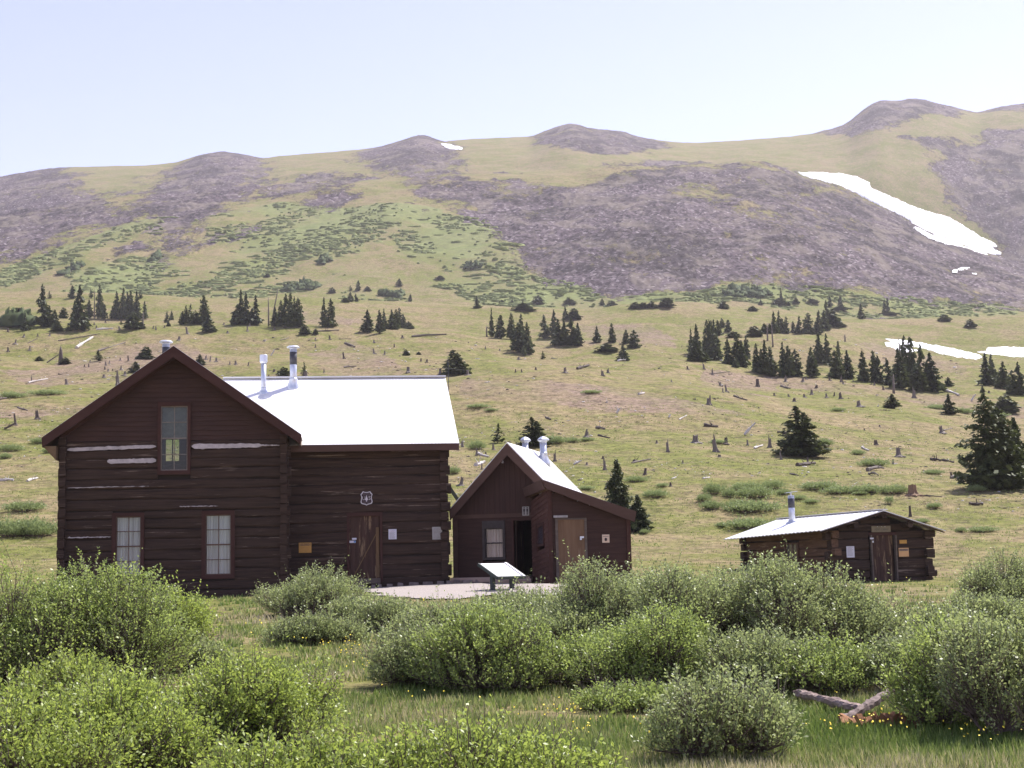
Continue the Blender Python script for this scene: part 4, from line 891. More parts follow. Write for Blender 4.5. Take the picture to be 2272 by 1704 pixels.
# =========================================================== interpretive panel
gp = hit(1084, 1312)
PN = empty('information_panel', 'low slanted glare-white information panel on two dark green posts before the shed', 'information panel', (0, 0, 0), 0)
Dp = gp[1]; c0 = PW(1061.5, 1250.5, Dp + .15); u_ = np.array([math.cos(R(42)), math.sin(R(42)), 0]); v_ = np.array([math.sin(R(42)), -math.cos(R(42)), 0])
wpn = .93; dpn = .70; drop = .34
A = c0; B = c0 + u_ * wpn; C = B + v_ * dpn - np.array([0, 0, drop]); Dq = A + v_ * dpn - np.array([0, 0, drop])
PN.location = (0, 0, 0); ctr = (A + B + C + Dq) / 4; base = np.array([ctr[0], ctr[1], float(H(ctr[0], ctr[1]))]); PN.location = tuple(base)
nn = np.cross(B - A, Dq - A); nn = -nn / np.linalg.norm(nn); nn = nn if nn[2] > 0 else -nn
L_ = lambda p: tuple(p - base)
m = MB(); m.add([L_(A - nn * .03), L_(B - nn * .03), L_(C - nn * .03), L_(Dq - nn * .03), L_(A), L_(B), L_(C), L_(Dq)], [(0, 1, 2, 3), (4, 7, 6, 5), (0, 4, 5, 1), (1, 5, 6, 2), (2, 6, 7, 3), (3, 7, 4, 0)])
m.build('panel', plain('glare_white_panel', (.80, .78, .77), .25, var=.04, spec=.6), PN)  # white base colour stands in for sun glare on the sloping face
GREEN = plain('dark_green_metal', (.030, .042, .036), .6)
m = MB(); e_ = nn * .01
for p, q in ((A, Dq), (B, C), (Dq, C)): m.bar(L_(p - nn * .02), L_(q - nn * .02), .045, .075, tuple(nn))
m.build('frame', GREEN, PN)
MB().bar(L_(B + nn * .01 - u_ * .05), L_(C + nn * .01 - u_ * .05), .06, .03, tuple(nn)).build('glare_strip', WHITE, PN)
for t in (.16, .84):
    p = A * (1 - t) + B * t + v_ * dpn * .5 - np.array([0, 0, drop * .5 + .04]); pb = p.copy(); pb[2] = base[2] - .3
    MB().bar(L_(pb), L_(p), .095, .095, (u_[0], u_[1], 0)).build('post', GREEN, PN)
# =========================================================== gravel path before the cabins
pp = [(780, 1308), (860, 1301), (1020, 1296), (1200, 1297), (1300, 1300), (1300, 1322), (1180, 1326), (1100, 1322), (1010, 1332), (900, 1330), (830, 1322)]
W = [hit(x, y) for x, y in pp]; P2 = np.array(W)[:, :2]
xs_ = np.arange(P2[:, 0].min(), P2[:, 0].max(), .12); ys_ = np.arange(P2[:, 1].min(), P2[:, 1].max(), .12)
GX, GY = np.meshgrid(xs_, ys_); ins = inpoly(GX + fbm(GX * 1.4, GY * 1.4, 77, 3) * .35, GY + fbm(GX * 1.4, GY * 1.4, 78, 3) * .5, P2, False)
ii = -np.ones(GX.shape, int); V = []; F = []
for i in range(GX.shape[0]):
    for j in range(GX.shape[1]):
        if ins[i, j]: ii[i, j] = len(V); V.append((GX[i, j], GY[i, j], 0))
V = np.array(V); V[:, 2] = H(V[:, 0], V[:, 1]) + .03
for i in range(GX.shape[0] - 1):
    for j in range(GX.shape[1] - 1):
        q = (ii[i, j], ii[i, j + 1], ii[i + 1, j + 1], ii[i + 1, j])
        if min(q) >= 0: F.append(q)
a = N('gravel'); f = a.noise(a.coord(), 22, 6, .75)
o = link('gravel_path', mkmesh('gravel_path', V, F, a.done(a.bsdf(a.ramp(f, [(.3, (.22, .19, .17)), (.7, (.40, .35, .32))]), .95, normal=a.bump(f, .8, .03))), True)); o['kind'] = 'structure'
# ------------------------------------------------------------------ vegetation and deadwood
ORD = ['leftmost', 'second', 'third', 'fourth', 'fifth', 'sixth', 'seventh', 'eighth', 'ninth', 'tenth', 'eleventh', 'twelfth', 'thirteenth', 'fourteenth', 'fifteenth', 'sixteenth', 'seventeenth', 'eighteenth', 'nineteenth', 'twentieth']
def ordinal(i, n):
    if n == 1: return 'lone', ''
    if i == 0: return 'leftmost', ''
    if i == n - 1: return 'rightmost', ''
    if i < len(ORD) and i <= n // 2 or n - 1 - i >= len(ORD): return ORD[min(i, 19)], ' from the left'
    return ORD[n - 1 - i], ' from the right'
def leafmat(name, dark, light, trans=.35, rough=.42, spec=.5, att='tone', rnd=0):
    a = N(name); tone = a.attr(att)
    if rnd: oi = a.n('ShaderNodeObjectInfo'); tone = a.math('ADD', tone, a.math('MULTIPLY', a.math('SUBTRACT', oi.outputs['Random'], .5), rnd), True)
    col = a.ramp(tone, [(0.0, dark), (1.0, light)])
    p = a.bsdf(col, rough, spec=spec); t = a.n('ShaderNodeBsdfTranslucent'); a.l(a.mix(.5, col, light), t.inputs[0])
    m = a.n('ShaderNodeMixShader'); m.inputs[0].default_value = trans; a.l(p, m.inputs[1]); a.l(t.outputs[0], m.inputs[2]); return a.done(m.outputs[0])
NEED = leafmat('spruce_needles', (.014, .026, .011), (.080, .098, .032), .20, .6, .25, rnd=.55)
BARK = wood('grey_bark', (.06, .05, .045), (.16, .135, .12), (4, 4, 1), 3); DEADW = wood('silver_deadwood', (.11, .090, .078), (.27, .23, .20), (4, 4, .8), 3)
DEADD = wood('dark_deadwood', (.055, .042, .036), (.16, .125, .105), (4, 4, .8), 3); WHITEW = wood('bleached_deadwood', (.42, .38, .35), (.78, .73, .69), (4, 4, .8), 3)
RUST = wood('rusty_rotten_wood', (.16, .07, .03), (.42, .20, .09), (3, 3, 1), 4)
def quads(C, A, B):
    "diamonds with centre C, half axes A and B (n,3 each)"
    n = len(C); V = np.stack([C - A, C - B, C + A, C + B], 1).reshape(-1, 3); return V, np.arange(4 * n).reshape(n, 4)
def conifer_mesh(seed, nb, ns, lean=0, ragged=.25, taper=.85, bare=.04, spray=.06, tops=1, wr=.5):
    r = np.random.default_rng(seed); Cs = []; As = []; Bs = []; T = []
    for tp in range(tops):
        ox = 0 if tp == 0 else (.16 if tp % 2 else -.16) * wr * 2 * (.8 + .4 * r.random()); oy = 0 if tp == 0 else .1 * r.standard_normal() * wr
        ht = 1 if tp == 0 else .78 + .18 * r.random(); m = nb // tops
        t = bare + (1 - bare) * (np.arange(m) + r.random(m)) / m; t = t ** 1.12
        lob = 1 + ragged * np.sin(t * 34 + seed) * .35
        L = .5 * ((1 - t) ** taper * .96 + .035) * (1 - ragged * r.random(m) ** 1.5) * lob * np.clip(.72 + t * 3, 0, 1)
        th = r.random(m) * 2 * math.pi
        for b in range(m):
            k = max(2, int(ns * (.35 + L[b] * 1.6))); u = (np.arange(k) + r.random(k)) / k; u = .12 + .88 * u ** .8
            dx, dy = math.cos(th[b]), math.sin(th[b]); z = t[b] * ht - .10 * L[b] * u + .10 * L[b] * u ** 3 * (1.4 - t[b])
            side = (r.random(k) - .5) * .34 * L[b] * (1.1 - u * .5)
            C = np.stack([ox + dx * L[b] * u - dy * side, oy + dy * L[b] * u + dx * side, z + r.standard_normal(k) * .007], 1)
            s = spray * (.6 + .7 * r.random(k)) * (.55 + .6 * (1 - t[b]))
            a = th[b] + r.standard_normal(k) * .7
            A = np.stack([np.cos(a) * s * 1.25, np.sin(a) * s * 1.25, -.25 * s + r.standard_normal(k) * s * .25], 1)
            B = np.stack([-np.sin(a) * s * .55, np.cos(a) * s * .55, r.standard_normal(k) * s * .30 - s * .22], 1)
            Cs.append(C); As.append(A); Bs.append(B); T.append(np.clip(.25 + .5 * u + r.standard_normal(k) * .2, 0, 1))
    C = np.concatenate(Cs); A = np.concatenate(As); B = np.concatenate(Bs); T = np.concatenate(T)
    C[:, 0] += lean * C[:, 2] ** 2
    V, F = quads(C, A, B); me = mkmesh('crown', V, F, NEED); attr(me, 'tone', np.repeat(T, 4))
    tm = MB(); tm.tube([(0, 0, -.06), (0, 0, .3), (lean * .3, 0, .6), (lean * .9, 0, .96)], [.018, .014, .009, .002], 7)
    for tp in range(1, tops):
        xx = (.16 if tp % 2 else -.16) * wr * 2; tm.tube([(0, 0, .05), (xx, 0, .2), (xx, 0, .8)], [.012, .011, .002], 6)
    return me, mkmesh('trunk', tm.V, tm.F, BARK, True)
CP = dict(
 far=[conifer_mesh(i, 150, 8, lean=(.04, -.05, 0, .02, 0)[i], ragged=(.3, .45, .25, .5, .6)[i], taper=(.8, .9, .7, 1.0, .6)[i], spray=.075) for i in range(5)] + [conifer_mesh(70 + i, 130, 8, lean=(.07, -.06, 0, .03)[i], ragged=(.7, .5, .8, .35)[i], taper=(.75, .6, 1.0, .5)[i], spray=.08, bare=(.02, .09, .05, .02)[i]) for i in range(4)],
 twin=[conifer_mesh(20 + i, 230, 8, ragged=.35, taper=.75, spray=.07, tops=2 + i) for i in range(2)],
 slim=[conifer_mesh(30 + i, 170, 6, lean=.05 * (i - .5), ragged=.6, taper=.55, bare=.10, spray=.08) for i in range(3)],
 low=[conifer_mesh(40 + i, 190, 7, ragged=.5, taper=.5, spray=.10, tops=3) for i in range(2)],
 rag=[conifer_mesh(50 + i, 90, 6, lean=.1, ragged=.8, taper=.9, bare=.12, spray=.075) for i in range(2)],
 near=[conifer_mesh(60, 620, 22, ragged=.55, taper=.62, spray=.030, tops=2, bare=.02), conifer_mesh(61, 480, 18, ragged=.35, taper=.72, spray=.036, tops=2, bare=.015), conifer_mesh(62, 420, 16, ragged=.5, taper=.7, spray=.038, bare=.03)])
# clusters: phrase, then (x, base y, top y, width, kind)
CL = [
('in the dark clump at far left of the bench', [(25, 723, 703, 44, 'low'), (34, 722, 690, 13, 'slim'), (55, 733, 695, 20, 'far'), (95, 725, 631, 36, 'far'), (106, 725, 678, 28, 'far'), (121, 725, 687, 22, 'far'), (127, 735, 710, 28, 'far'), (140, 706, 682, 15, 'low'), (165, 728, 667, 24, 'far'), (176, 733, 633, 44, 'far')]),
('in the thin row left above the big gable', [(197, 707, 665, 18, 'far'), (221, 708, 629, 18, 'slim'), (231, 708, 674, 16, 'slim'), (251, 708, 682, 16, 'far'), (258, 708, 647, 23, 'far'), (273, 708, 638, 20, 'slim'), (283, 708, 650, 20, 'far'), (290, 708, 644, 21, 'slim'), (304, 708, 647, 21, 'far'), (296, 729, 693, 34, 'low'), (313, 729, 714, 14, 'low'), (321, 708, 668, 12, 'slim')]),
('peeking over the upper bench edge at left', [(160, 662, 633, 18, 'far'), (202, 662, 640, 12, 'rag'), (311, 662, 645, 14, 'rag'), (110, 662, 646, 12, 'rag')]),
('on open grass right above the big gable', [(370, 716, 691, 12, 'far'), (380, 710, 689, 11, 'far'), (374, 724, 712, 9, 'low'), (404, 720, 690, 16, 'far'), (412, 720, 678, 15, 'slim'), (420, 720, 673, 28, 'rag'), (433, 719, 689, 22, 'low'), (453, 721, 654, 28, 'slim'), (462, 737, 696, 36, 'far')]),
('in the clump left of two bare snags', [(519, 720, 690, 18, 'far'), (527, 720, 674, 34, 'far'), (534, 720, 643, 28, 'far'), (546, 720, 648, 27, 'far'), (558, 721, 686, 26, 'far'), (567, 721, 656, 30, 'far')]),
('in the clump right of two bare snags', [(610, 724, 681, 22, 'far'), (623, 724, 666, 20, 'far'), (633, 725, 653, 28, 'far'), (644, 726, 651, 26, 'far'), (653, 725, 660, 22, 'far'), (661, 725, 661, 28, 'far'), (675, 742, 719, 20, 'low'), (700, 742, 729, 12, 'low')]),
('in the paired spruces above the white wing roof', [(719, 724, 661, 22, 'far'), (734, 726, 663, 28, 'far')]),
('above the right end of the wing roof', [(815, 737, 687, 34, 'far'), (843, 740, 687, 20, 'far'), (853, 730, 685, 15, 'far'), (870, 728, 688, 22, 'far'), (879, 729, 686, 20, 'far'), (873, 731, 708, 22, 'low'), (886, 725, 682, 15, 'far'), (894, 726, 696, 16, 'far'), (906, 730, 713, 18, 'low')]),
('dotting the shrubby slope above the wing', [(592, 615, 607, 12, 'low'), (737, 650, 637, 14, 'low'), (778, 645, 633, 10, 'rag'), (794, 645, 622, 13, 'far'), (815, 645, 635, 14, 'low'), (777, 669, 648, 15, 'far'), (790, 669, 651, 12, 'far'), (765, 671, 660, 14, 'low'), (885, 635, 618, 15, 'far'), (910, 669, 652, 9, 'slim'), (976, 620, 611, 20, 'low')]),
('on the dry slope around the cabin roofs', [(87, 801, 790, 16, 'low'), (144, 808, 792, 23, 'low'), (152, 734, 723, 12, 'low'), (218, 801, 778, 28, 'rag'), (321, 797, 769, 32, 'low'), (300, 826, 802, 28, 'far'), (443, 810, 786, 22, 'far'), (629, 837, 814, 25, 'low'), (675, 835, 803, 18, 'rag'), (901, 789, 775, 14, 'low'), (929, 787, 780, 10, 'low')]),
('with two peaks standing behind the wing ridge end', [(1006, 830, 776, 54, 'twin')]),
('in the dark clump above the gabled shed', [(1091, 747, 685, 17, 'far'), (1109, 751, 699, 26, 'far'), (1135, 753, 694, 22, 'far'), (1158, 775, 697, 20, 'slim'), (1151, 781, 716, 35, 'far'), (1170, 785, 716, 28, 'far'), (1163, 790, 762, 14, 'rag')]),
('in the broad dense clump right above the shed', [(1209, 751, 698, 28, 'far'), (1230, 751, 687, 26, 'far'), (1239, 767, 709, 36, 'far'), (1253, 766, 711, 26, 'far'), (1269, 766, 709, 36, 'far'), (1283, 767, 716, 26, 'far'), (1255, 709, 679, 15, 'far'), (1271, 709, 684, 32, 'low')]),
('among scattered spruces in the grassy hollow', [(1205, 797, 778, 14, 'rag'), (1324, 760, 724, 20, 'far'), (1358, 760, 717, 18, 'far'), (1389, 762, 731, 18, 'far'), (1407, 772, 732, 28, 'far'), (1347, 780, 762, 42, 'low'), (1382, 800, 764, 27, 'far')]),
('along the foot of the talus slope in the centre', [(1058, 684, 657, 18, 'far'), (1113, 672, 665, 9, 'low'), (1136, 673, 662, 9, 'rag'), (1160, 689, 672, 42, 'low'), (1160, 684, 668, 12, 'far'), (1194, 675, 655, 22, 'low'), (1262, 675, 662, 24, 'low'), (1336, 677, 662, 12, 'far'), (1357, 679, 667, 20, 'low'), (1410, 684, 670, 24, 'low'), (1425, 684, 671, 22, 'low'), (1446, 683, 668, 24, 'low'), (1476, 681, 661, 34, 'low')]),
('in the dark clump left of the long spruce row', [(1534, 785, 731, 20, 'far'), (1547, 787, 719, 30, 'far'), (1545, 801, 758, 38, 'far'), (1559, 801, 778, 27, 'low'), (1570, 792, 710, 26, 'far'), (1577, 794, 709, 27, 'far'), (1588, 796, 710, 27, 'far'), (1586, 798, 737, 34, 'far'), (1602, 726, 706, 15, 'far'), (1615, 737, 709, 17, 'far'), (1593, 745, 710, 20, 'far'), (1579, 748, 711, 18, 'far'), (1627, 749, 735, 26, 'low')]),
('in the long dark row above the small cabin', [(1615, 808, 753, 26, 'far'), (1633, 815, 794, 14, 'low'), (1636, 812, 742, 32, 'far'), (1647, 814, 756, 34, 'far'), (1656, 801, 744, 18, 'slim'), (1679, 826, 762, 20, 'far'), (1690, 830, 775, 26, 'far'), (1699, 830, 754, 30, 'far'), (1712, 835, 769, 34, 'far'), (1740, 836, 760, 26, 'far'), (1752, 836, 767, 30, 'far'), (1766, 835, 775, 28, 'far'), (1800, 836, 770, 22, 'slim'), (1805, 837, 790, 30, 'far'), (1816, 805, 740, 30, 'far'), (1835, 805, 742, 30, 'far'), (1862, 832, 757, 20, 'slim'), (1855, 839, 778, 38, 'far'), (1880, 840, 777, 34, 'far')]),
('in the upper row on the bench at right', [(1674, 747, 723, 28, 'low'), (1697, 740, 717, 22, 'far'), (1708, 740, 717, 20, 'far'), (1718, 740, 690, 21, 'far'), (1728, 740, 690, 19, 'far'), (1735, 739, 706, 22, 'far'), (1745, 740, 702, 14, 'far'), (1760, 738, 713, 15, 'far'), (1773, 741, 701, 19, 'far'), (1794, 742, 694, 27, 'far'), (1816, 742, 690, 27, 'far'), (1828, 733, 692, 27, 'far'), (1835, 724, 667, 20, 'far'), (1848, 724, 685, 36, 'low'), (1864, 725, 715, 24, 'low')]),
('among tiny spruces below the talus at right', [(1605, 685, 666, 22, 'low'), (1670, 690, 679, 20, 'low'), (1688, 676, 664, 11, 'far'), (1728, 677, 661, 26, 'low'), (1734, 677, 640, 9, 'slim'), (1749, 681, 669, 12, 'far'), (1765, 673, 661, 15, 'low'), (1803, 673, 663, 22, 'low'), (1842, 681, 657, 12, 'slim'), (1865, 688, 656, 15, 'slim'), (1862, 688, 680, 36, 'low'), (1911, 708, 673, 19, 'far'), (1963, 698, 664, 10, 'slim'), (1970, 698, 660, 11, 'slim'), (1967, 699, 692, 34, 'low'), (2094, 713, 698, 26, 'low'), (2153, 726, 708, 22, 'low')]),
('right of the long row beneath the snow strip', [(1916, 846, 779, 27, 'far'), (1941, 848, 778, 23, 'slim'), (1949, 850, 790, 28, 'far'), (1972, 855, 796, 30, 'far')]),
('in the biggest clump before the snow strip', [(1999, 862, 774, 46, 'far'), (2008, 857, 746, 28, 'slim'), (2025, 857, 748, 30, 'slim'), (2045, 866, 767, 34, 'far'), (2037, 867, 812, 42, 'far'), (2070, 869, 784, 48, 'far'), (2060, 867, 810, 36, 'far')]),
('at the edge right of the snow strip', [(2104, 857, 837, 22, 'far'), (2180, 871, 855, 11, 'far'), (2189, 855, 785, 40, 'far'), (2201, 855, 789, 30, 'far'), (2225, 862, 803, 34, 'far'), (2247, 875, 822, 28, 'far'), (2263, 876, 806, 30, 'far'), (2260, 876, 837, 28, 'far')]),
('among young spruces on the slope near the tall one', [(1979, 906, 875, 34, 'far'), (2106, 919, 875, 38, 'far'), (2232, 916, 877, 44, 'low')]),
('behind the peak of the gabled shed', [(1180, 990, 926, 58, 'near2'), (1104, 983, 939, 28, 'rag')]),
('behind the right side of the outhouse', [(1372, 1170, 1024, 72, 'near3'), (1416, 1178, 1100, 56, 'near3')]),
('standing alone mid-slope above the small cabin', [(1769, 1012, 902, 90, 'near2')]),
('at the right edge of the meadow', [(2194, 1085, 878, 124, 'near1'), (2258, 1080, 930, 66, 'near3')]),
]
HAB = dict(far='dark pointed spruce', twin='dark bushy spruce', slim='tall thin spruce', low='low bushy spruce', rag='scraggly thin spruce', near1='largest tall dark spruce', near2='broad dark spruce', near3='dark green spruce')
allt = [(t, ph) for ph, L in CL for t in L]
HPT = hitv([t[0][0] for t in allt], [t[0][1] for t in allt]); hi = 0; r_ = np.random.default_rng(3); used = set()
for ph, L in CL:
    order = sorted(range(len(L)), key=lambda i: L[i][0]); rank = {i: k for k, i in enumerate(order)}
    for i, (X, yb_, yt_, wpx, kind) in enumerate(L):
        p = HPT[hi]; hi += 1; sc_m = p[1] / FPX; hh = (yb_ - yt_) * sc_m * 1.03; ww = wpx * sc_m * 1.05
        proto = CP['near'][int(kind[4]) - 1] if kind.startswith('near') else CP[kind][int(r_.integers(len(CP[kind])))]
        o1, o2 = ordinal(rank[i], len(L)); lab = f'{o1} {dict(far="pointed", twin="bushy", slim="thin", low="bushy", rag="scraggly").get(kind, "broad")} spruce{o2}, {ph}'
        if len(L) == 1: lab = f'{HAB[kind]} {ph}'
        assert len(lab.split()) <= 16, lab
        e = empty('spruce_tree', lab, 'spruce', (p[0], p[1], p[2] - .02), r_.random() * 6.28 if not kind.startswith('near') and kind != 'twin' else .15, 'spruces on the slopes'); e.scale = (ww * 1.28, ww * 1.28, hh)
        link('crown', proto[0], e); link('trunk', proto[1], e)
# dead snags
SN = [(209, 708, 638, 'bare grey snag left of the thin spruce row'), (317, 729, 691, 'short bare snag beside the bushy spruce above the big gable'), (596, 724, 657, 'straight bare snag left of the dense clump above the wing'), (603, 724, 638, 'leaning bare snag left of the dense clump above the wing'), (1080, 747, 722, 'little dead snag left of the clump above the shed'), (1703, 756, 715, 'thin grey snag, left of two before the upper spruce row'), (1715, 770, 717, 'thin grey snag, right of two before the upper spruce row'), (1875, 758, 740, 'short dead snag on open grass left of the snow strip'), (2003, 860, 748, 'tall pale snag against the biggest dark spruce clump'), (1983, 873, 829, 'shorter snag standing left of the tall pale one'), (135, 806, 768, 'blackened broken snag on the dry slope left of the big gable')]
HP = hitv([s_[0] for s_ in SN], [s_[1] for s_ in SN])
for i, ((X, yb_, yt_, lab), p) in enumerate(zip(SN, HP)):
    h_ = (yb_ - yt_) * p[1] / FPX; r0 = .16 if i < 10 else .32; m = MB(); ln = h_ * (.17 if i == 3 else .03 * math.sin(i * 3))
    m.tube([(0, 0, -.4), (ln * .3, 0, h_ * .4), (ln * .7, 0, h_ * .75), (ln, 0, h_)], [r0 * 1.3, r0, r0 * .7, r0 * .25], 7, .2, seed=i)
    for k in range(7 if i < 10 else 2):
        z = h_ * (.35 + .6 * rng.random()); an_ = rng.random() * 6.3; l_ = .25 + .5 * rng.random(); x0_ = ln * z / h_
        m.tube([(x0_, 0, z), (x0_ + math.cos(an_) * l_, math.sin(an_) * l_, z + .1)], [.035, .012], 4)
    tag(link('dead_snag', mkmesh('dead_snag', m.V, m.F, DEADW if i < 10 else DEADD, True), None, tuple(p)), lab, 'dead tree', 'dead standing snags')
# ------------------------------------------------------------------ stumps
def stump_mesh(seed, jag, mat, flare=1.7, spike=False):
    r = np.random.default_rng(seed); n = 16; V = []; F = []; zs = [-.15, 0, .12, .3, .6, 1.0]; rad = [flare * 1.1, flare, 1.25, 1.05, .96, .88]
    rt = 1 + .35 * np.cos(np.arange(n) / n * 2 * math.pi * 4 + seed) ** 2
    for j, (z, q) in enumerate(zip(zs, rad)):
        for k in range(n):
            a_ = 2 * math.pi * k / n; f = q * (1 + (rt[k] - 1) * max(0, 1 - z * 2.5)) * (1 + .12 * math.sin(k * 2.3 + seed)) * .5
            zz = z + (jag * (r.random() - .5) + (.35 if spike and k in (3, 4, 5) else 0)) * (j == 5)
            V.append((math.cos(a_) * f, math.sin(a_) * f, zz))
    for j in range(5):
        for k in range(n): F.append((j * n + k, j * n + (k + 1) % n, (j + 1) * n + (k + 1) % n, (j + 1) * n + k))
    V.append((0, 0, .9)); c = len(V) - 1
    for k in range(n): F.append((5 * n + k, 5 * n + (k + 1) % n, c))
    return mkmesh('stump', V, F, mat, False)
STM = [stump_mesh(1, .05, DEADW), stump_mesh(2, .25, DEADD, 2.0), stump_mesh(3, .35, DEADW, 1.5, True), stump_mesh(4, .12, DEADD, 1.3), stump_mesh(5, .3, DEADW, 2.3), stump_mesh(6, .08, RUST, 1.9)]
ST = [
('on the dry slope left of the big gable', [(18, 736, 726, 6), (53, 748, 740, 6), (84, 746, 739, 4), (110, 745, 736, 4), (34, 763, 752, 5), (18, 780, 769, 6), (66, 777, 766, 5), (209, 721, 714, 4), (214, 728, 721, 3), (234, 716, 708, 4), (269, 720, 709, 5), (266, 732, 723, 7)]),
('among many left of the gable peak', [(285, 801, 787, 5), (267, 800, 793, 4), (200, 803, 797, 4), (235, 811, 802, 5), (243, 807, 799, 4), (197, 814, 806, 4), (188, 814, 808, 3), (233, 820, 812, 5), (240, 824, 817, 5), (268, 821, 810, 5), (231, 838, 830, 9), (277, 833, 823, 8), (250, 822, 818, 4)]),
('on the near slope left of the gable', [(262, 855, 829, 13), (148, 853, 839, 8), (70, 848, 835, 3), (35, 944, 914, 7), (83, 930, 908, 11)]),
('on the bench edge above the big gable', [(340, 729, 722, 4), (346, 732, 723, 5), (365, 727, 721, 3), (416, 741, 723, 7), (397, 755, 745, 8), (497, 721, 715, 5), (505, 739, 733, 6), (549, 735, 723, 5), (609, 733, 725, 6), (554, 724, 716, 4)]),
('on the bare hillside right behind the big gable', [(457, 798, 788, 6), (466, 802, 788, 4), (480, 803, 793, 7), (510, 809, 801, 4), (523, 809, 799, 7), (551, 811, 802, 4), (608, 825, 818, 7), (596, 837, 831, 5)]),
('on the slope above the wing roof', [(687, 738, 729, 5), (700, 755, 749, 5), (732, 753, 743, 6), (700, 771, 763, 4), (763, 796, 779, 6), (719, 827, 818, 4), (678, 838, 822, 14), (830, 761, 754, 6), (875, 770, 761, 4), (830, 785, 772, 6), (853, 788, 777, 5), (906, 827, 812, 11), (934, 802, 794, 5), (947, 804, 796, 6), (893, 750, 743, 7), (977, 830, 816, 9), (1038, 832, 820, 8)]),
('in the hollow above the gabled shed', [(1077, 775, 769, 4), (1109, 778, 773, 4), (1144, 826, 818, 3), (1158, 826, 818, 3), (1151, 798, 792, 8), (1189, 821, 814, 6), (1254, 827, 814, 9), (1337, 834, 822, 9), (1349, 828, 819, 8), (1526, 820, 811, 6), (1490, 848, 841, 4)]),
('just behind the gabled shed roofs', [(1026, 992, 977, 8), (1095, 998, 986, 8), (1057, 1012, 994, 6), (1078, 1008, 1002, 5), (1069, 1042, 1026, 5), (1023, 1077, 1057, 11), (1231, 1024, 1005, 8), (1301, 970, 956, 13), (1302, 1032, 1025, 6), (1338, 1018, 1011, 7), (1342, 1043, 1020, 9), (1457, 984, 976, 7), (1482, 1003, 978, 9)]),
('on the open slope left of the lone spruce', [(1543, 982, 964, 19), (1431, 1054, 1036, 9), (1488, 1079, 1069, 7), (1588, 1003, 972, 14), (1610, 986, 968, 12), (1659, 988, 974, 6), (1708, 993, 971, 10), (1733, 1020, 1002, 6), (1596, 1014, 1008, 10), (1515, 1028, 1020, 5)]),
('below the long spruce row', [(1562, 819, 806, 6), (1581, 832, 820, 6), (1681, 858, 838, 12), (1743, 847, 836, 8), (1781, 847, 836, 8), (1789, 842, 835, 5), (1841, 844, 836, 6), (1866, 848, 836, 6), (1871, 852, 845, 5), (1811, 861, 853, 9), (1801, 875, 863, 8), (1785, 882, 873, 8), (1834, 882, 872, 6), (1851, 879, 869, 5), (1865, 885, 869, 9), (1762, 891, 882, 9), (1750, 880, 874, 6), (1718, 878, 871, 6), (1573, 898, 881, 14), (1612, 870, 852, 6), (1604, 871, 860, 4), (1599, 857, 847, 9)]),
('on the grass below the biggest dark clump', [(1906, 902, 888, 13), (1960, 865, 855, 6), (1940, 855, 848, 6), (2028, 883, 864, 10), (1952, 947, 942, 5), (1918, 955, 950, 5), (2089, 961, 944, 11), (1944, 987, 975, 12), (2194, 872, 866, 6)]),
('on the meadow slope above the small cabin', [(1793, 1030, 1012, 6), (1994, 1014, 991, 15), (1982, 1030, 1018, 6), (2112, 1060, 1045, 7), (2020, 1146, 1118, 8)]),
]
HP = hitv([t[0] for _, L in ST for t in L], [t[1] for _, L in ST for t in L]); hi = 0
for ph, L in ST:
    order = sorted(range(len(L)), key=lambda i: L[i][0]); rank = {i: k for k, i in enumerate(order)}
    for i, (X, yb_, yt_, wpx) in enumerate(L):
        p = HP[hi]; hi += 1; k_ = p[1] / FPX; hh = (yb_ - yt_) * k_; ww = max(wpx, 4) * k_ * .62
        mi = int(r_.integers(5)); mi = 2 if X == 1588 else mi
        o1, o2 = ordinal(rank[i], len(L)); shape = 'tall' if hh > 1.0 else 'squat' if hh < .55 else 'weathered'
        o = link('tree_stump', STM[mi], None, tuple(p)); o.scale = (ww, ww, hh * .88); o.rotation_euler = (r_.standard_normal() * .08, r_.standard_normal() * .10, r_.random() * 6.3)
        tag(o, f'{o1} {"grey" if mi in (0, 2, 4) else "dark"} {shape} stump{o2}, {ph}', 'stump', 'old tree stumps on the hillside')
p = hit(2025, 1099); k_ = p[1] / FPX; o = link('tree_stump', stump_mesh(6, .08, wood('orange_grey_stump', (.13, .085, .06), (.38, .235, .13), (4, 4, .8), 3), 1.9), None, tuple(p)); o.scale = (19 * k_, 19 * k_, 23 * k_); tag(o, 'large orange-faced stump with spreading roots in the meadow above the small cabin', 'stump', 'old tree stumps on the hillside')
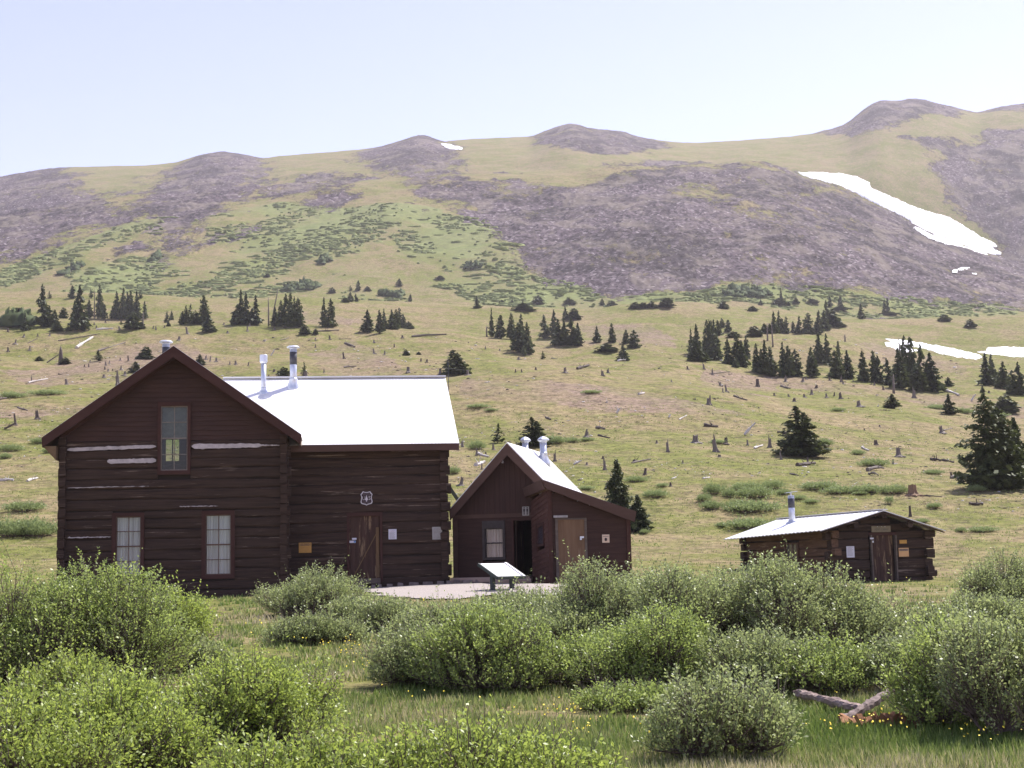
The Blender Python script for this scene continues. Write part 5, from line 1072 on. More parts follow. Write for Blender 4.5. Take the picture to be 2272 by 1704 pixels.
# ------------------------------------------------------------------ fallen logs (x0,y0,x1,y1,thick px,material,label)
LG = [(170, 773, 206, 749, 6, 'w', 'thick white fallen trunk with dark butt on the left slope'), (218, 780, 278, 761, 4, 'd', 'long grey fallen trunk ending in a dark root, left of the gable'), (130, 757, 222, 741, 2.5, 'k', 'long thin dark pole above the white fallen trunk'), (62, 762, 84, 751, 2, 'k', 'short dark pole on the left slope under four stumps'), (104, 805, 131, 788, 3, 'd', 'grey pole leaning downhill beside the blackened snag'), (213, 732, 251, 730, 4, 'w', 'pale log lying level below the thin spruce row'), (63, 850, 106, 841, 3.5, 'w', 'pale curved log with an upright stub at far left'), (129, 831, 161, 837, 3, 'k', 'dark broken log left of the gable roof slope'),
 (587, 757, 592, 775, 6, 'w', 'bright white upended log piece above the vent pipes'), (601, 790, 610, 776, 3, 'w', 'thin white stick between the two vent pipes'), (704, 736, 752, 734, 4, 'k', 'long dark log lying level behind the paired spruces'), (765, 762, 787, 771, 5, 'd', 'grey log with root plate on the bare patch above the wing'), (914, 748, 990, 743, 5, 'k', 'long dark fallen trunk on the crest above the wing ridge'), (763, 816, 791, 813, 3.5, 'd', 'grey log just above the white wing ridge'), (628, 727, 673, 729, 2.5, 'k', 'thin dark log at the foot of the dense clump'), (752, 753, 780, 753, 2.5, 'k', 'thin dark stick on the crest above the wing'), (640, 750, 622, 756, 2, 'd', 'thin grey twig on grass above the stovepipe'),
 (1223, 795, 1241, 800, 4, 'd', 'grey log pointing downhill in the grassy hollow'), (1370, 802, 1389, 799, 4, 'w', 'pale log under the spruce in the hollow'), (1281, 820, 1307, 811, 6, 'k', 'rotten dark log on the middle crest'), (1417, 876, 1430, 873, 5, 'w', 'white wood chunk on the reddish hillside'), (1346, 893, 1348, 901, 5, 'w', 'white upright splinter on the green hillside'), (1368, 918, 1375, 909, 6, 'w', 'white slanting splinter on the green hillside'), (1211, 927, 1222, 932, 5, 'd', 'small grey log left on the green hillside'), (1322, 950, 1342, 953, 6, 'd', 'rounded grey log right of the shed spruce'), (1507, 932, 1524, 922, 3, 'w', 'pale twisted branch on the green hillside'), (1484, 928, 1488, 920, 4, 'w', 'small white splinter beside a twisted branch'),
 (1629, 880, 1658, 889, 4, 'k', 'dark pole lying on grass above the lone spruce'), (1733, 858, 1754, 864, 5, 'd', 'grey log on the dark bank below the spruce row'), (1575, 830, 1620, 826, 2.5, 'k', 'dark crack-like pole on the reddish bank'), (2093, 866, 2128, 878, 6, 'w', 'white fallen trunk tip beside the biggest dark clump'), (2155, 891, 2165, 876, 4, 'w', 'white leaning pole behind the tall spruce'), (1945, 877, 1948, 886, 4, 'w', 'short white upright stick below the spruce row'), (1913, 995, 1928, 1001, 5, 'w', 'white sliver of log right of the lone spruce'), (1925, 1046, 1961, 1042, 8, 'd', 'arched grey log under a sage bush above the small cabin'), (1928, 1053, 1949, 1057, 5, 'd', 'short grey log just below the arched one'), (2065, 1021, 2087, 1024, 8, 'k', 'charred log with pale break left of the tall spruce'), (2090, 1022, 2116, 1027, 5, 'k', 'low dark log touching the charred one'), (2109, 1062, 2131, 1062, 6, 'd', 'pale log at the foot of the tall spruce'), (2093, 956, 2113, 951, 3, 'd', 'thin grey log beside a dark stump at right'), (1947, 902, 1954, 908, 4, 'w', 'small white log piece near the young spruces'),
 (1769, 1034, 1809, 1031, 9, 'k', 'thick dark log lying below the lone spruce'), (1753, 1052, 1771, 1056, 4, 'd', 'small grey log lower below the lone spruce'), (1652, 966, 1676, 940, 6, 'w', 'large splintered white log left of the lone spruce'), (1674, 996, 1692, 989, 5, 'w', 'pale wedge of wood left of the lone spruce'), (1562, 946, 1593, 948, 7, 'k', 'dark rotten log on the hillside left of the lone spruce'), (1062, 1009, 1085, 1015, 6, 'w', 'white-topped log just behind the shed roof'), (1056, 1034, 1075, 1028, 9, 'w', 'white and black root stub behind the shed roof'), (1273, 1031, 1291, 1024, 5, 'w', 'bright white log right of the shed vents'), (1402, 1028, 1443, 1020, 4, 'd', 'jagged grey log on the open slope'), (1404, 1025, 1420, 1030, 7, 'k', 'dark rotten chunk on the open slope'), (1560, 1063, 1575, 1060, 4, 'w', 'small white log above the willow patch'), (1328, 967, 1354, 973, 4, 'k', 'dark broken branch right of a grey stump'),
 (10, 953, 35, 940, 5, 'k', 'dark root arm reaching left from a tall stump'), (39, 905, 61, 912, 4, 'd', 'grey log on green grass at far left'), (1, 1067, 30, 1067, 7, 'w', 'white splintered log at the left edge'), (61, 1069, 83, 1062, 6, 'w', 'white curved log left of the large cabin'), (-4, 888, 15, 885, 6, 'k', 'dark log cut by the left edge'), (60, 1132, 78, 1128, 5, 'w', 'pale log in front of the left willow patch'), (1500, 1060, 1490, 1063, 3, 'w', 'tiny white chip above the willow patch'), (2150, 1120, 2182, 1122, 8, 'k', 'low dark rotten log right above the small cabin'), (1750, 965, 1725, 961, 7, 'k', 'dark log touching the left side of the lone spruce'), (2040, 1100, 2090, 1103, 3, 'k', 'thin dark pole by the orange-faced stump')]
HA_ = hitv([l[0] for l in LG], [l[1] for l in LG]); HB_ = hitv([l[2] for l in LG], [l[3] for l in LG]); LM = dict(w=WHITEW, d=DEADW, k=DEADD)
for i, (l, p, q) in enumerate(zip(LG, HA_, HB_)):
    px = math.hypot(l[2] - l[0], l[3] - l[1]); Dm = p[1]; k_ = Dm / FPX
    if np.linalg.norm(q - p) > 3.2 * px * k_: q = p + (PW(l[2], l[3], Dm) - PW(l[0], l[1], Dm)); 
    r0 = l[4] * k_ * .5; m = MB(); d = q - p; mid = p + d * .5 + np.array([0, 0, .0]); n_ = 6; pts = []
    for t in np.linspace(0, 1, n_): pts.append(tuple(p + d * t - p + np.array([0, 0, r0 * .75 + (.25 * r0) * math.sin(t * 5 + i) + (math.sin(t * math.pi) * .14 if 'arched' in l[6] else 0)])))
    m.tube(pts, [r0 * (1.1 - .5 * t) * (1 + .2 * math.sin(9 * t + i)) for t in np.linspace(0, 1, n_)], 8, .35, seed=i)
    for k in range(2): t = .25 + .5 * rng.random(); c = np.array(pts[0]) + d * t; m.tube([tuple(c), tuple(c + np.array([rng.standard_normal() * r0 * 2, rng.standard_normal() * r0, r0 * (2.2 + 2 * rng.random())]))], [r0 * .3, r0 * .1], 5)
    tag(link('fallen_log', mkmesh('fallen_log', m.V, m.F, LM[l[5]], False), None, tuple(p)), l[6], 'fallen log', 'fallen logs on the hillside')
# foreground timbers and rotten wood
def slab_log(name, Xa, Ya, Xb, Yb, w_, h_, mat, lab, lift=(.0, .0), da=None, db=None):
    p = hit(Xa, Ya) if da is None else PW(Xa, Ya, da); q = hit(Xb, Yb) if db is None else PW(Xb, Yb, db)
    m = MB(); rr = np.random.default_rng(len(lab)); d = q - p; n_ = 26; base = len(m.V); dv = Vector(d).normalized(); sd = dv.cross(Vector((0, 0, 1))).normalized(); sec = [(-1, -.6), (-.7, -1), (.7, -1), (1, -.5), (1, .5), (.6, 1), (0, .8), (-.7, 1), (-1, .5)]; ns_ = len(sec)
    for i in range(n_):
        t = i / (n_ - 1); c = Vector(d * t) + Vector((0, 0, h_ * .45 + lift[0] * (1 - t) + lift[1] * t)); f = 1 + .08 * math.sin(t * 14) + .05 * rr.standard_normal(); f *= min(1, .45 + 8 * min(t, 1 - t))
        for a_, b_ in sec: m.V.append(tuple(c + sd * (a_ * w_ / 2 * f + rr.standard_normal() * .004) + Vector((0, 0, b_ * h_ / 2 * f + rr.standard_normal() * .005))))
    for i in range(n_ - 1):
        for k in range(ns_): a0 = base + i * ns_ + k; b0 = base + i * ns_ + (k + 1) % ns_; m.F.append((a0, b0, b0 + ns_, a0 + ns_))
    m.F.append(tuple(base + k for k in range(ns_))[::-1]); e_ = base + (n_ - 1) * ns_; m.F.append(tuple(e_ + k for k in range(ns_)))
    return tag(link(name, mkmesh(name, m.V, m.F, mat), None, tuple(p)), lab, 'timber', 'timbers in the foreground grass')
FGW = wood('old_split_timber', (.17, .115, .10), (.50, .38, .34), (1.2, 1.2, 2), 5, bump=.8); FGD = wood('old_grey_brown_timber', (.12, .085, .08), (.32, .245, .225), (1.2, 1.2, 2), 5, bump=.8)
slab_log('split_timber', 1765, 1560, 1921, 1592, .10, .075, FGW, 'long pinkish split timber lying behind the crossing one', (.08, .04))
pc = hit(1862, 1612); pd = hit(1985, 1572); slab_log('split_timber', 1862, 1612, 1982, 1550, .085, .07, FGD, 'grey weathered timber crossing over the pinkish one', (0, .05), None, pc[1] + .9)
pr_ = hit(1968, 1610); m = MB(); rr = np.random.default_rng(5)
for k in range(26):
    x_, y_ = rr.standard_normal() * .16 + k * .012 - .15, rr.standard_normal() * .07 - k * .008; l_ = .05 + .10 * rr.random(); an_ = rr.random() * 3; s_ = .02 + .03 * rr.random()
    m.bar((x_, y_, .02), (x_ + math.cos(an_) * l_, y_ + math.sin(an_) * l_, .04 + .09 * rr.random()), s_ * 2, s_ * 1.3)
tag(link('rotten_wood', mkmesh('rotten_wood', m.V, m.F, RUST), None, tuple(pr_)), 'crumbling orange rotten wood at the right end of the crossed timbers', 'rotten wood')
# ------------------------------------------------------------------ willows
WG = leafmat('grey_willow_leaf', (.075, .110, .034), (.44, .50, .20), .44, .45, .55); WY = leafmat('yellow_green_willow_leaf', (.095, .145, .024), (.46, .55, .115), .46, .45, .55)
WM = leafmat('mid_green_willow_leaf', (.075, .120, .024), (.43, .52, .14), .46, .45, .55); WF = leafmat('distant_shrub_leaf', (.12, .165, .055), (.31, .37, .15), .42, .5, .3); STEM = plain('willow_stem', (.14, .105, .09), .85, var=.4, scale=20)
def willow(w_, h_, seed, leaf, n_leaf, mat, depth=None, twigs=True, nl=None, zlo=None):
    r = np.random.default_rng(seed); dp = depth or w_ * .8; nlobe = nl or max(12, int(15 * w_ * dp / 3.0))
    lc = []
    for i in range(nlobe):
        a_ = r.random() * 2 * math.pi; q = math.sqrt(r.random()) * .72; zt_ = (1 - q ** 2.2) * (.45 + .5 * r.random())
        lc.append((math.cos(a_) * q * w_ / 2, math.sin(a_) * q * dp / 2, (max(.18, zt_ * .72) if zlo is None else zlo + .5 * r.random() * (1 - q)) * h_, (.13 + .10 * r.random()) * min(w_, dp * 1.2, h_ * 2.0)))
    for i in range(int(nlobe * .7)):
        a_ = r.random() * 2 * math.pi; q = .35 + .4 * r.random(); lc.append((math.cos(a_) * q * w_ / 2, math.sin(a_) * q * dp / 2, (.10 + .12 * r.random()) * h_, (.12 + .07 * r.random()) * min(w_, dp * 1.2, h_ * 2.0)))
    lc = np.array(lc); nlobe = len(lc); nt_ = int(n_leaf / 11); li = r.choice(len(lc), nt_, p=lc[:, 3] ** 2 / (lc[:, 3] ** 2).sum())
    d = r.standard_normal((nt_, 3)); d[:, 2] = np.abs(d[:, 2]) * 1.0 - .35; d /= np.linalg.norm(d, axis=1)[:, None]
    rad = lc[li, 3] * (.70 + .36 * r.random(nt_) ** .7); C0 = lc[li, :3] + d * rad[:, None]
    C0[:, 2] = np.maximum(C0[:, 2], .03 + .05 * r.random(nt_))
    L = (.10 + .13 * r.random(nt_)) * (leaf / .036) ** .7; wild = r.random(nt_) < .03 + .07 * (seed % 3 == 0); L[wild] *= 2.1
    up = d * .55 + np.stack([r.standard_normal(nt_) * .25, r.standard_normal(nt_) * .25, .75 + 0 * L], 1); up /= np.linalg.norm(up, axis=1)[:, None]
    k = 11; u = (np.arange(k)[None, :] + r.random((nt_, k))) / k; P = C0[:, None, :] + up[:, None, :] * (L[:, None] * u)[..., None]
    side = r.standard_normal((nt_, k, 3)); side -= (side * up[:, None]).sum(-1, keepdims=True) * up[:, None]; side /= np.linalg.norm(side, axis=-1, keepdims=True)
    ld = side * .8 + up[:, None] * .6 + .1 * r.standard_normal((nt_, k, 3)); ld /= np.linalg.norm(ld, axis=-1, keepdims=True)
    s = leaf * (.6 + .7 * r.random((nt_, k))); C = (P + ld * s[..., None] * .6).reshape(-1, 3); A = (ld * s[..., None] * .5).reshape(-1, 3)
    B = np.cross(ld.reshape(-1, 3), r.standard_normal((nt_ * k, 3))); B /= np.linalg.norm(B, axis=1)[:, None]; B *= (s.reshape(-1, 1) * .27)
    q98 = np.percentile(C[:, 2], 99.6); fz = h_ / q98; fx_ = w_ * .5 / np.percentile(np.abs(C[:, 0]), 96); fs = np.array([fx_, fx_, fz])
    C = C * fs; C[:, 2] = np.maximum(C[:, 2], .02); C0 = C0 * fs; lc = lc * np.array([fx_, fx_, fz, 1])
    V, F = quads(C, A, B); me = mkmesh('foliage', V, F, mat); tw = r.random(nt_)
    attr(me, 'tone', np.repeat(np.clip((tw[:, None] * .5 + .5 * r.random((nt_, k))), 0, 1).ravel(), 4))
    sm = MB()
    for i in range(int(nlobe * 1.2)):
        c = lc[i % nlobe]; b0 = Vector((c[0] * .25 + r.standard_normal() * .06 * w_, c[1] * .25, -.05)); e_ = Vector(c[:3]) + Vector(r.standard_normal(3) * c[3] * .4); mdp = b0.lerp(e_, .5) + Vector((e_.x - b0.x, e_.y - b0.y, 0)) * .12
        sm.tube([b0, mdp, e_], [.013 * w_ ** .5, .009 * w_ ** .5, .004], 5, cap=False)
    if twigs:
        T0 = C0 - up * L[:, None] * .3; T1 = C0 + up * L[:, None]; hub = lc[li, :3] * [.8, .8, .6]
        side = np.cross(up, r.standard_normal((nt_, 3))); side /= np.linalg.norm(side, axis=1)[:, None]; s_ = .0035 * (leaf / .036)
        Vt = np.stack([hub - side * s_ * 1.3, hub + side * s_ * 1.3, C0 + side * s_, C0 - side * s_], 1).reshape(-1, 3); Vu = np.stack([C0 - side * s_, C0 + side * s_, T1 + side * s_ * .4, T1 - side * s_ * .4], 1).reshape(-1, 3)
        n0 = len(sm.V); Vall = np.concatenate([np.array(sm.V), Vt, Vu]); Fq = [f for f in sm.F]; nq = len(Vt) // 4 + len(Vu) // 4
        Fall = np.concatenate([np.array(Fq, int), (np.arange(nq * 4) + n0).reshape(-1, 4)]); sme = mkmesh('branches', Vall, Fall, STEM)
    else: sme = mkmesh('branches', sm.V, sm.F, STEM)
    return me, sme
# (x, base y, width px, top y, tone, label)
WL = [(55, 1545, 330, 1272, 'm', 'grey-green willow cut by the left edge before the large cabin'), (215, 1540, 370, 1258, 'm', 'tall yellow-green willow hiding the lower left window of the large cabin'), (375, 1495, 200, 1308, 'y', 'rounded green willow at the right flank of the tall left willow'), (455, 1500, 110, 1415, 'g', 'sparse twiggy willow beside the left willow mass'),
 (80, 1790, 380, 1528, 'y', 'bright yellow-green willow in the bottom left corner'), (300, 1740, 330, 1482, 'y', 'bright low willow, second along the bottom left'), (500, 1690, 400, 1465, 'y', 'bright low willow with twiggy tips left of the grassy gap'), (655, 1650, 200, 1470, 'y', 'small bright willow with dark hollow by the grassy gap'), (180, 1640, 260, 1450, 'y', 'yellow-green willow between the tall left one and the bottom row'),
 (610, 1830, 300, 1640, 'y', 'low bright willow at the bottom edge left of centre'), (810, 1840, 330, 1625, 'y', 'low bright willow at the bottom edge below the flowers'), (1035, 1840, 340, 1600, 'y', 'low bright willow at bottom centre'), (1225, 1850, 270, 1640, 'y', 'low bright willow at the right end of the bottom row'),
 (690, 1368, 200, 1263, 'g', 'round silvery willow before the wing left of the door'), (700, 1432, 190, 1358, 'g', 'low silvery willow in front of the round one'), (790, 1385, 110, 1322, 'g', 'small pale willow right of the round silvery one'), (860, 1400, 130, 1322, 'g', 'small willow at the near edge of the gravel path'),
 (915, 1530, 260, 1385, 'g', 'dark-bottomed willow at the left of the central mass'), (1095, 1545, 300, 1352, 'm', 'broad willow with the darkest base at centre'), (1000, 1440, 230, 1335, 'g', 'pale willow behind the left central mass'), (1160, 1420, 220, 1305, 'g', 'pale willow just below the information panel'), (1235, 1470, 190, 1345, 'g', 'pale willow between the panel and the outhouse'),
 (1340, 1460, 250, 1252, 'g', 'tall willow with a high shoot before the plywood door'), (1300, 1530, 220, 1395, 'm', 'green willow lump at the foot of the tall-shoot willow'), (1440, 1540, 260, 1345, 'm', 'green willow with black hollow in the central right mass'), (1500, 1490, 260, 1262, 'g', 'high grey willow right of the outhouse'), (1410, 1440, 150, 1262, 'g', 'narrow grey willow at the outhouse right corner'),
 (1640, 1480, 290, 1270, 'g', 'large grey-green willow left of the small cabin'), (1775, 1490, 280, 1240, 'g', 'highest grey-green willow hiding the small cabin side'), (1895, 1480, 210, 1292, 'g', 'rounded willow below the small cabin door'), (1690, 1545, 260, 1400, 'g', 'dark willow in the shade under the large right mass'), (1850, 1545, 220, 1415, 'm', 'leafy willow just above the crossed timbers'), (1945, 1420, 110, 1345, 'g', 'small willow on the right shoulder of the right mass'),
 (1605, 1700, 290, 1492, 'g', 'rounded willow with bare grey stems left of the timbers'), (1385, 1585, 190, 1515, 'm', 'very low pale willow at the foot of the central mass'), (1690, 1590, 100, 1525, 'g', 'little willow just behind the rounded one left of the timbers'),
 (2035, 1545, 210, 1395, 'g', 'twiggy grey willow above the rotten wood'), (2135, 1622, 270, 1372, 'm', 'big grey willow right of the timbers'), (2240, 1650, 260, 1350, 'g', 'big grey willow cut by the right edge'), (2060, 1460, 240, 1345, 'g', 'pale willow behind the big right ones'), (2190, 1430, 240, 1320, 'g', 'pale willow at right, third row back'), (2240, 1345, 170, 1222, 'g', 'grey willow on the meadow at the right edge beyond the path')]
HP = hitv([l[0] for l in WL], [l[1] for l in WL]); WPOS = []
for i, (l, p) in enumerate(zip(WL, HP)):
    k_ = p[1] / FPX; w_ = l[2] * k_ * 1.05; h_ = (l[1] - l[3]) * k_ * 1.0; dp = min(w_ * .8, 1.9); leaf = .034 + .0006 * max(0, p[1] - 12)
    area = w_ * (h_ + dp) ; n_leaf = int(min(34000, 6400 * area * (.036 / leaf) ** 1.4)); yc = p[1] + dp * .38
    me, sme = willow(w_, h_, 100 + i, leaf, n_leaf, dict(y=WY, g=WG, m=WM)[l[4]], dp)
    e = empty('willow_bush', l[5], 'willow', (p[0] * yc / p[1], yc, float(H(p[0] * yc / p[1], yc)) - .02), 0, 'willow bushes in front of the cabins')
    link('foliage', me, e); link('branches', sme, e); WPOS.append((e.location.x, yc, w_ / 2, dp / 2))
# distant shrubs
SP = [willow(2.0, .62, 300 + i, .085, 4200, WF, 1.3, False, 22, .10) for i in range(4)] + [willow(1.2, 1.0, 310, .08, 2400, WF, 1.0, False, 12, .3)]
SHR = [
('in the green willow patch above the small cabin', [(1584, 1096, 46, 30), (1621, 1102, 36, 23), (1655, 1088, 60, 22), (1676, 1104, 76, 30), (1714, 1084, 46, 22), (1579, 1130, 46, 26), (1640, 1130, 60, 28), (1672, 1136, 110, 34), (1739, 1097, 33, 16), (1770, 1108, 36, 11), (1798, 1116, 30, 11), (1562, 1112, 30, 20)]),
('just left behind the small cabin roof', [(1666, 1172, 108, 30), (1600, 1168, 24, 12)]),
('in the low green hedge-like strip in the meadow', [(1817, 1086, 76, 22), (1866, 1095, 76, 22), (1920, 1093, 76, 22), (1982, 1095, 66, 24), (1906, 1097, 30, 8)]),
('scattered on the meadow slope at right', [(1904, 1009, 30, 15), (1940, 1034, 62, 22), (2072, 1052, 44, 14), (1830, 990, 34, 23), (2165, 1091, 36, 18), (2072, 1127, 30, 14), (1974, 1119, 20, 20), (2130, 1180, 16, 12), (2181, 1180, 66, 16), (2150, 1060, 36, 12), (2045, 1160, 28, 12), (1860, 912, 30, 10), (2080, 908, 46, 14), (2140, 918, 40, 16), (2210, 925, 50, 12)]),
('behind the shed and the large cabin roofs', [(1056, 997, 38, 23), (1232, 984, 58, 22), (1269, 981, 32, 13), (1303, 978, 30, 10), (1008, 1051, 24, 18), (1412, 1069, 46, 17), (1454, 1103, 50, 20), (1469, 1080, 24, 10), (1302, 1086, 34, 10), (1404, 1181, 26, 28), (1430, 1184, 20, 14), (1592, 984, 38, 10), (1313, 873, 42, 10), (1060, 905, 46, 10), (1090, 912, 30, 8)]),
('left of the large cabin', [(28, 883, 58, 17), (105, 876, 74, 12), (22, 1001, 48, 18), (11, 1017, 26, 14), (89, 983, 38, 14), (108, 1005, 30, 16), (53, 1134, 80, 26), (22, 1190, 90, 46), (85, 1190, 92, 48), (60, 1186, 70, 40)])]
HP = hitv([t[0] for _, L in SHR for t in L], [t[1] for _, L in SHR for t in L]); hi = 0
for ph, L in SHR:
    order = sorted(range(len(L)), key=lambda i: L[i][0]); rank = {i: k for k, i in enumerate(order)}
    for i, (X, yb_, wpx, hpx) in enumerate(L):
        p = HP[hi]; hi += 1; k_ = p[1] / FPX; pr_ = SP[4] if hpx > wpx * .8 else SP[int(r_.integers(4))]
        o1, o2 = ordinal(rank[i], len(L)); e = empty('shrub', f'{o1} {"broad" if wpx > 50 else "small" if wpx < 32 else "rounded"} grey-green shrub{o2} {ph}', 'shrub', tuple(p), 0, 'shrubs on the meadow slopes')
        b = (1.2, 1.0) if pr_ is SP[4] else (2.0, .62); e.scale = (wpx * k_ / b[0], max(.7, min(wpx * k_ / b[0], 1.6)), hpx * k_ / b[1] * .95)
        link('foliage', pr_[0], e); link('branches', pr_[1], e)
# ------------------------------------------------------------------ alpine shrub mats (ground cover on the mountain foot)
r = np.random.default_rng(8); U = r.random(26000) * 2300 - 10; Vv = 430 + r.random(26000) * 290; Pm = hitv(U, Vv)
_, lm, _ = masks(Pm[:, 0], Pm[:, 1], Pm[:, 2]); cl = fbm(Pm[:, 0] / 26, Pm[:, 1] / 55, 91, 4); keep = (Pm[:, 1] > 486) & (lm > .25) & (cl + .28 * r.standard_normal(len(cl)) > .12 - .15 * (Vv > 600)); Pm = Pm[keep][:5200]
nu, nv_ = 9, 5; ph_ = np.linspace(0, 2 * math.pi, nu, endpoint=False); th_ = np.linspace(0, math.pi / 2, nv_); Vs = []; Ts = []
unit = np.array([(math.cos(a_) * math.cos(t), math.sin(a_) * math.cos(t), math.sin(t)) for t in th_ for a_ in ph_])
Fq = np.array([(j * nu + k, j * nu + (k + 1) % nu, (j + 1) * nu + (k + 1) % nu, (j + 1) * nu + k) for j in range(nv_ - 1) for k in range(nu)])
n = len(Pm); W3 = np.stack([.8 + 3.4 * r.random(n) ** 2.5, .8 + 1.2 * r.random(n), .2 + .35 * r.random(n)], 1)
J = 1 + .28 * r.standard_normal((n, len(unit), 1)) * .8
Vc = Pm[:, None, :] + unit[None] * W3[:, None, :] * J; Vc[:, :nu, 2] -= .5
me = mkmesh('alpine_shrubs', Vc.reshape(-1, 3), (Fq[None] + (np.arange(n) * len(unit))[:, None, None]).reshape(-1, 4), leafmat('alpine_shrub_leaf', (.20, .235, .10), (.34, .385, .165), .45, .8, .1))
attr(me, 'tone', np.repeat(r.random(n), len(unit))); o = link('alpine_shrubs', me); o['kind'] = 'stuff'; o['label'] = 'low green shrub mats spread over the foot of the mountain'
TH = [(1640, 655, 60), (1660, 652, 60), (1690, 650, 50), (668, 640, 60), (690, 636, 40), (650, 645, 30), (870, 655, 50), (30, 723, 30), (1050, 592, 30), (340, 578, 12), (720, 578, 12), (160, 600, 20)]
HP = hitv([t[0] for t in TH], [t[1] for t in TH]); Vs = []
for (x_, y_, wp_), p in zip(TH, HP):
    for k in range(7):
        q = p + np.array([(r.random() - .5) * wp_ * p[1] / FPX, r.standard_normal() * 3, 0]); q[2] = H(q[0], q[1]); Vs.append(q[None] + unit * np.array([2.5, 2.0, 1.5 + 1.2 * r.random()]) * (1 + .3 * r.standard_normal((len(unit), 1))))
n = len(Vs); me = mkmesh('stunted_thicket', np.concatenate(Vs), (Fq[None] + (np.arange(n) * len(unit))[:, None, None]).reshape(-1, 4), leafmat('dwarf_conifer_leaf', (.03, .05, .02), (.08, .10, .04), .1, .8, .1)); attr(me, 'tone', r.random(n * len(unit)))
o = link('stunted_thicket', me); o['kind'] = 'stuff'; o['label'] = 'dark stunted conifer thicket on the mountain foot'
# ------------------------------------------------------------------ grass, flowers, wood chips
def clear(P):
    ok = np.ones(len(P), bool); l1 = (P[:, :2] - fr.o[:2]) @ fr.ax[:2]; m1 = (P[:, :2] - fr.o[:2]) @ fr.ay[:2]; ok &= ~((l1 > -.2) & (l1 < wx1 + .1) & (m1 > (l1 > xR) * .9 - .05) & (m1 < 10.4))
    for ff, wa, wb, dd_ in ((f2, wxl, wxr, L2), (f3, 0, ow, OD), (f4, -.2, cw + .2, CDp)):
        l1 = (P[:, :2] - ff.o[:2]) @ ff.ax[:2]; m1 = (P[:, :2] - ff.o[:2]) @ ff.ay[:2]; ok &= ~((l1 > wa - .05) & (l1 < wb + .05) & (m1 > -.05) & (m1 < dd_ + .1))
    ok &= ~inpoly(P[:, 0], P[:, 1], P2, False); return ok
def blades(P, nb, hmin, hmax, wk, seed, mat, spread=.06):
    r = np.random.default_rng(seed); n = len(P) * nb; C = np.repeat(P, nb, 0); D = C[:, 1]; C = C + np.stack([r.standard_normal(n) * spread, r.standard_normal(n) * spread, 0 * D], 1); C[:, 2] = H(C[:, 0], C[:, 1]) - .01
    h_ = hmin + (hmax - hmin) * r.random(n); a_ = r.random(n) * 6.283; w_ = wk * D * (.6 + .8 * r.random(n)); le = h_ * (.15 + .55 * r.random(n))
    tip = C + np.stack([np.cos(a_) * le, np.sin(a_) * le, h_], 1); sd = np.stack([-np.sin(a_), np.cos(a_), 0 * a_], 1) * w_[:, None]
    V = np.stack([C - sd, C + sd, tip], 1).reshape(-1, 3); me = mkmesh('grass', V, np.arange(3 * n).reshape(n, 3), mat)
    t = np.clip(.41 + .65 * fbm(C[:, 0] * .8, C[:, 1] * .8, 5, 3) + .5 * fbm(C[:, 0] * .22, C[:, 1] * .22, 6, 3) + r.standard_normal(n) * .22, 0, 1); attr(me, 'tone', np.repeat(t, 3)); return me
a = N('grass_blade'); tn = a.attr('tone'); colr = a.ramp(tn, [(0, (.13, .19, .042)), (.45, (.24, .29, .085)), (.75, (.38, .35, .165)), (1, (.52, .45, .29))]); p_ = a.bsdf(colr, .6, spec=.25); t_ = a.n('ShaderNodeBsdfTranslucent'); a.l(colr, t_.inputs[0]); mm = a.n('ShaderNodeMixShader'); mm.inputs[0].default_value = .35; a.l(p_, mm.inputs[1]); a.l(t_.outputs[0], mm.inputs[2]); GB = a.done(mm.outputs[0])
r = np.random.default_rng(17); n = 26000; P = hitv(r.random(n) * 2500 - 110, 1292 + r.random(n) ** .9 * 470); P = P[(P[:, 1] < 47)]; P = P[fbm(P[:, 0] * .9, P[:, 1] * .6, 55, 3) > -.28]; P = P[clear(P)]
o = link('grass', blades(P, 9, .03, .13, .0006, 1, GB)); o['kind'] = 'stuff'; o['label'] = 'green and straw-coloured meadow grass in the foreground'
n = 7000; P = hitv(r.random(n) * 2500 - 110, 900 + r.random(n) * 400); P = P[(P[:, 1] > 44) & (P[:, 1] < 200)]; P = P[clear(P)]
o = link('meadow_grass', blades(P, 7, .03, .11, .0004, 2, GB, .22)); o['kind'] = 'stuff'; o['label'] = 'thin grass tufts over the meadow slope behind the cabins'
FLP = [(700, 1440, 60, 16, 26), (780, 1455, 40, 30, 40), (800, 1480, 30, 30, 26), (600, 1420, 60, 15, 12), (1240, 1600, 60, 14, 34), (1170, 1610, 60, 12, 10), (1900, 1640, 160, 26, 60), (2180, 1660, 120, 20, 34), (1300, 1640, 60, 30, 20), (900, 1520, 60, 12, 10), (1850, 1555, 60, 10, 14), (1000, 1560, 200, 40, 14), (1950, 1300, 200, 20, 20), (960, 1345, 50, 8, 12), (1990, 1600, 50, 20, 12), (1640, 1600, 50, 40, 10), (560, 1390, 50, 14, 12), (1500, 1620, 140, 60, 22), (1830, 1245, 0, 0, 1)]
X = []; Y = []
for cx0, cy0, sx_, sy_, k in FLP: X += list(cx0 + r.standard_normal(k) * sx_ * .5); Y += list(cy0 + r.standard_normal(k) * sy_ * .5)
X = X[::2]; Y = Y[::2]; P = hitv(X, Y); n = len(P); C = P + np.stack([0 * P[:, 0], 0 * P[:, 0], .10 + .08 * r.random(n)], 1); s_ = (.005 + .005 * r.random(n)) * (1 + np.clip(P[:, 1] - 14, 0, 30) * .03)
Vf = []; Ff = []
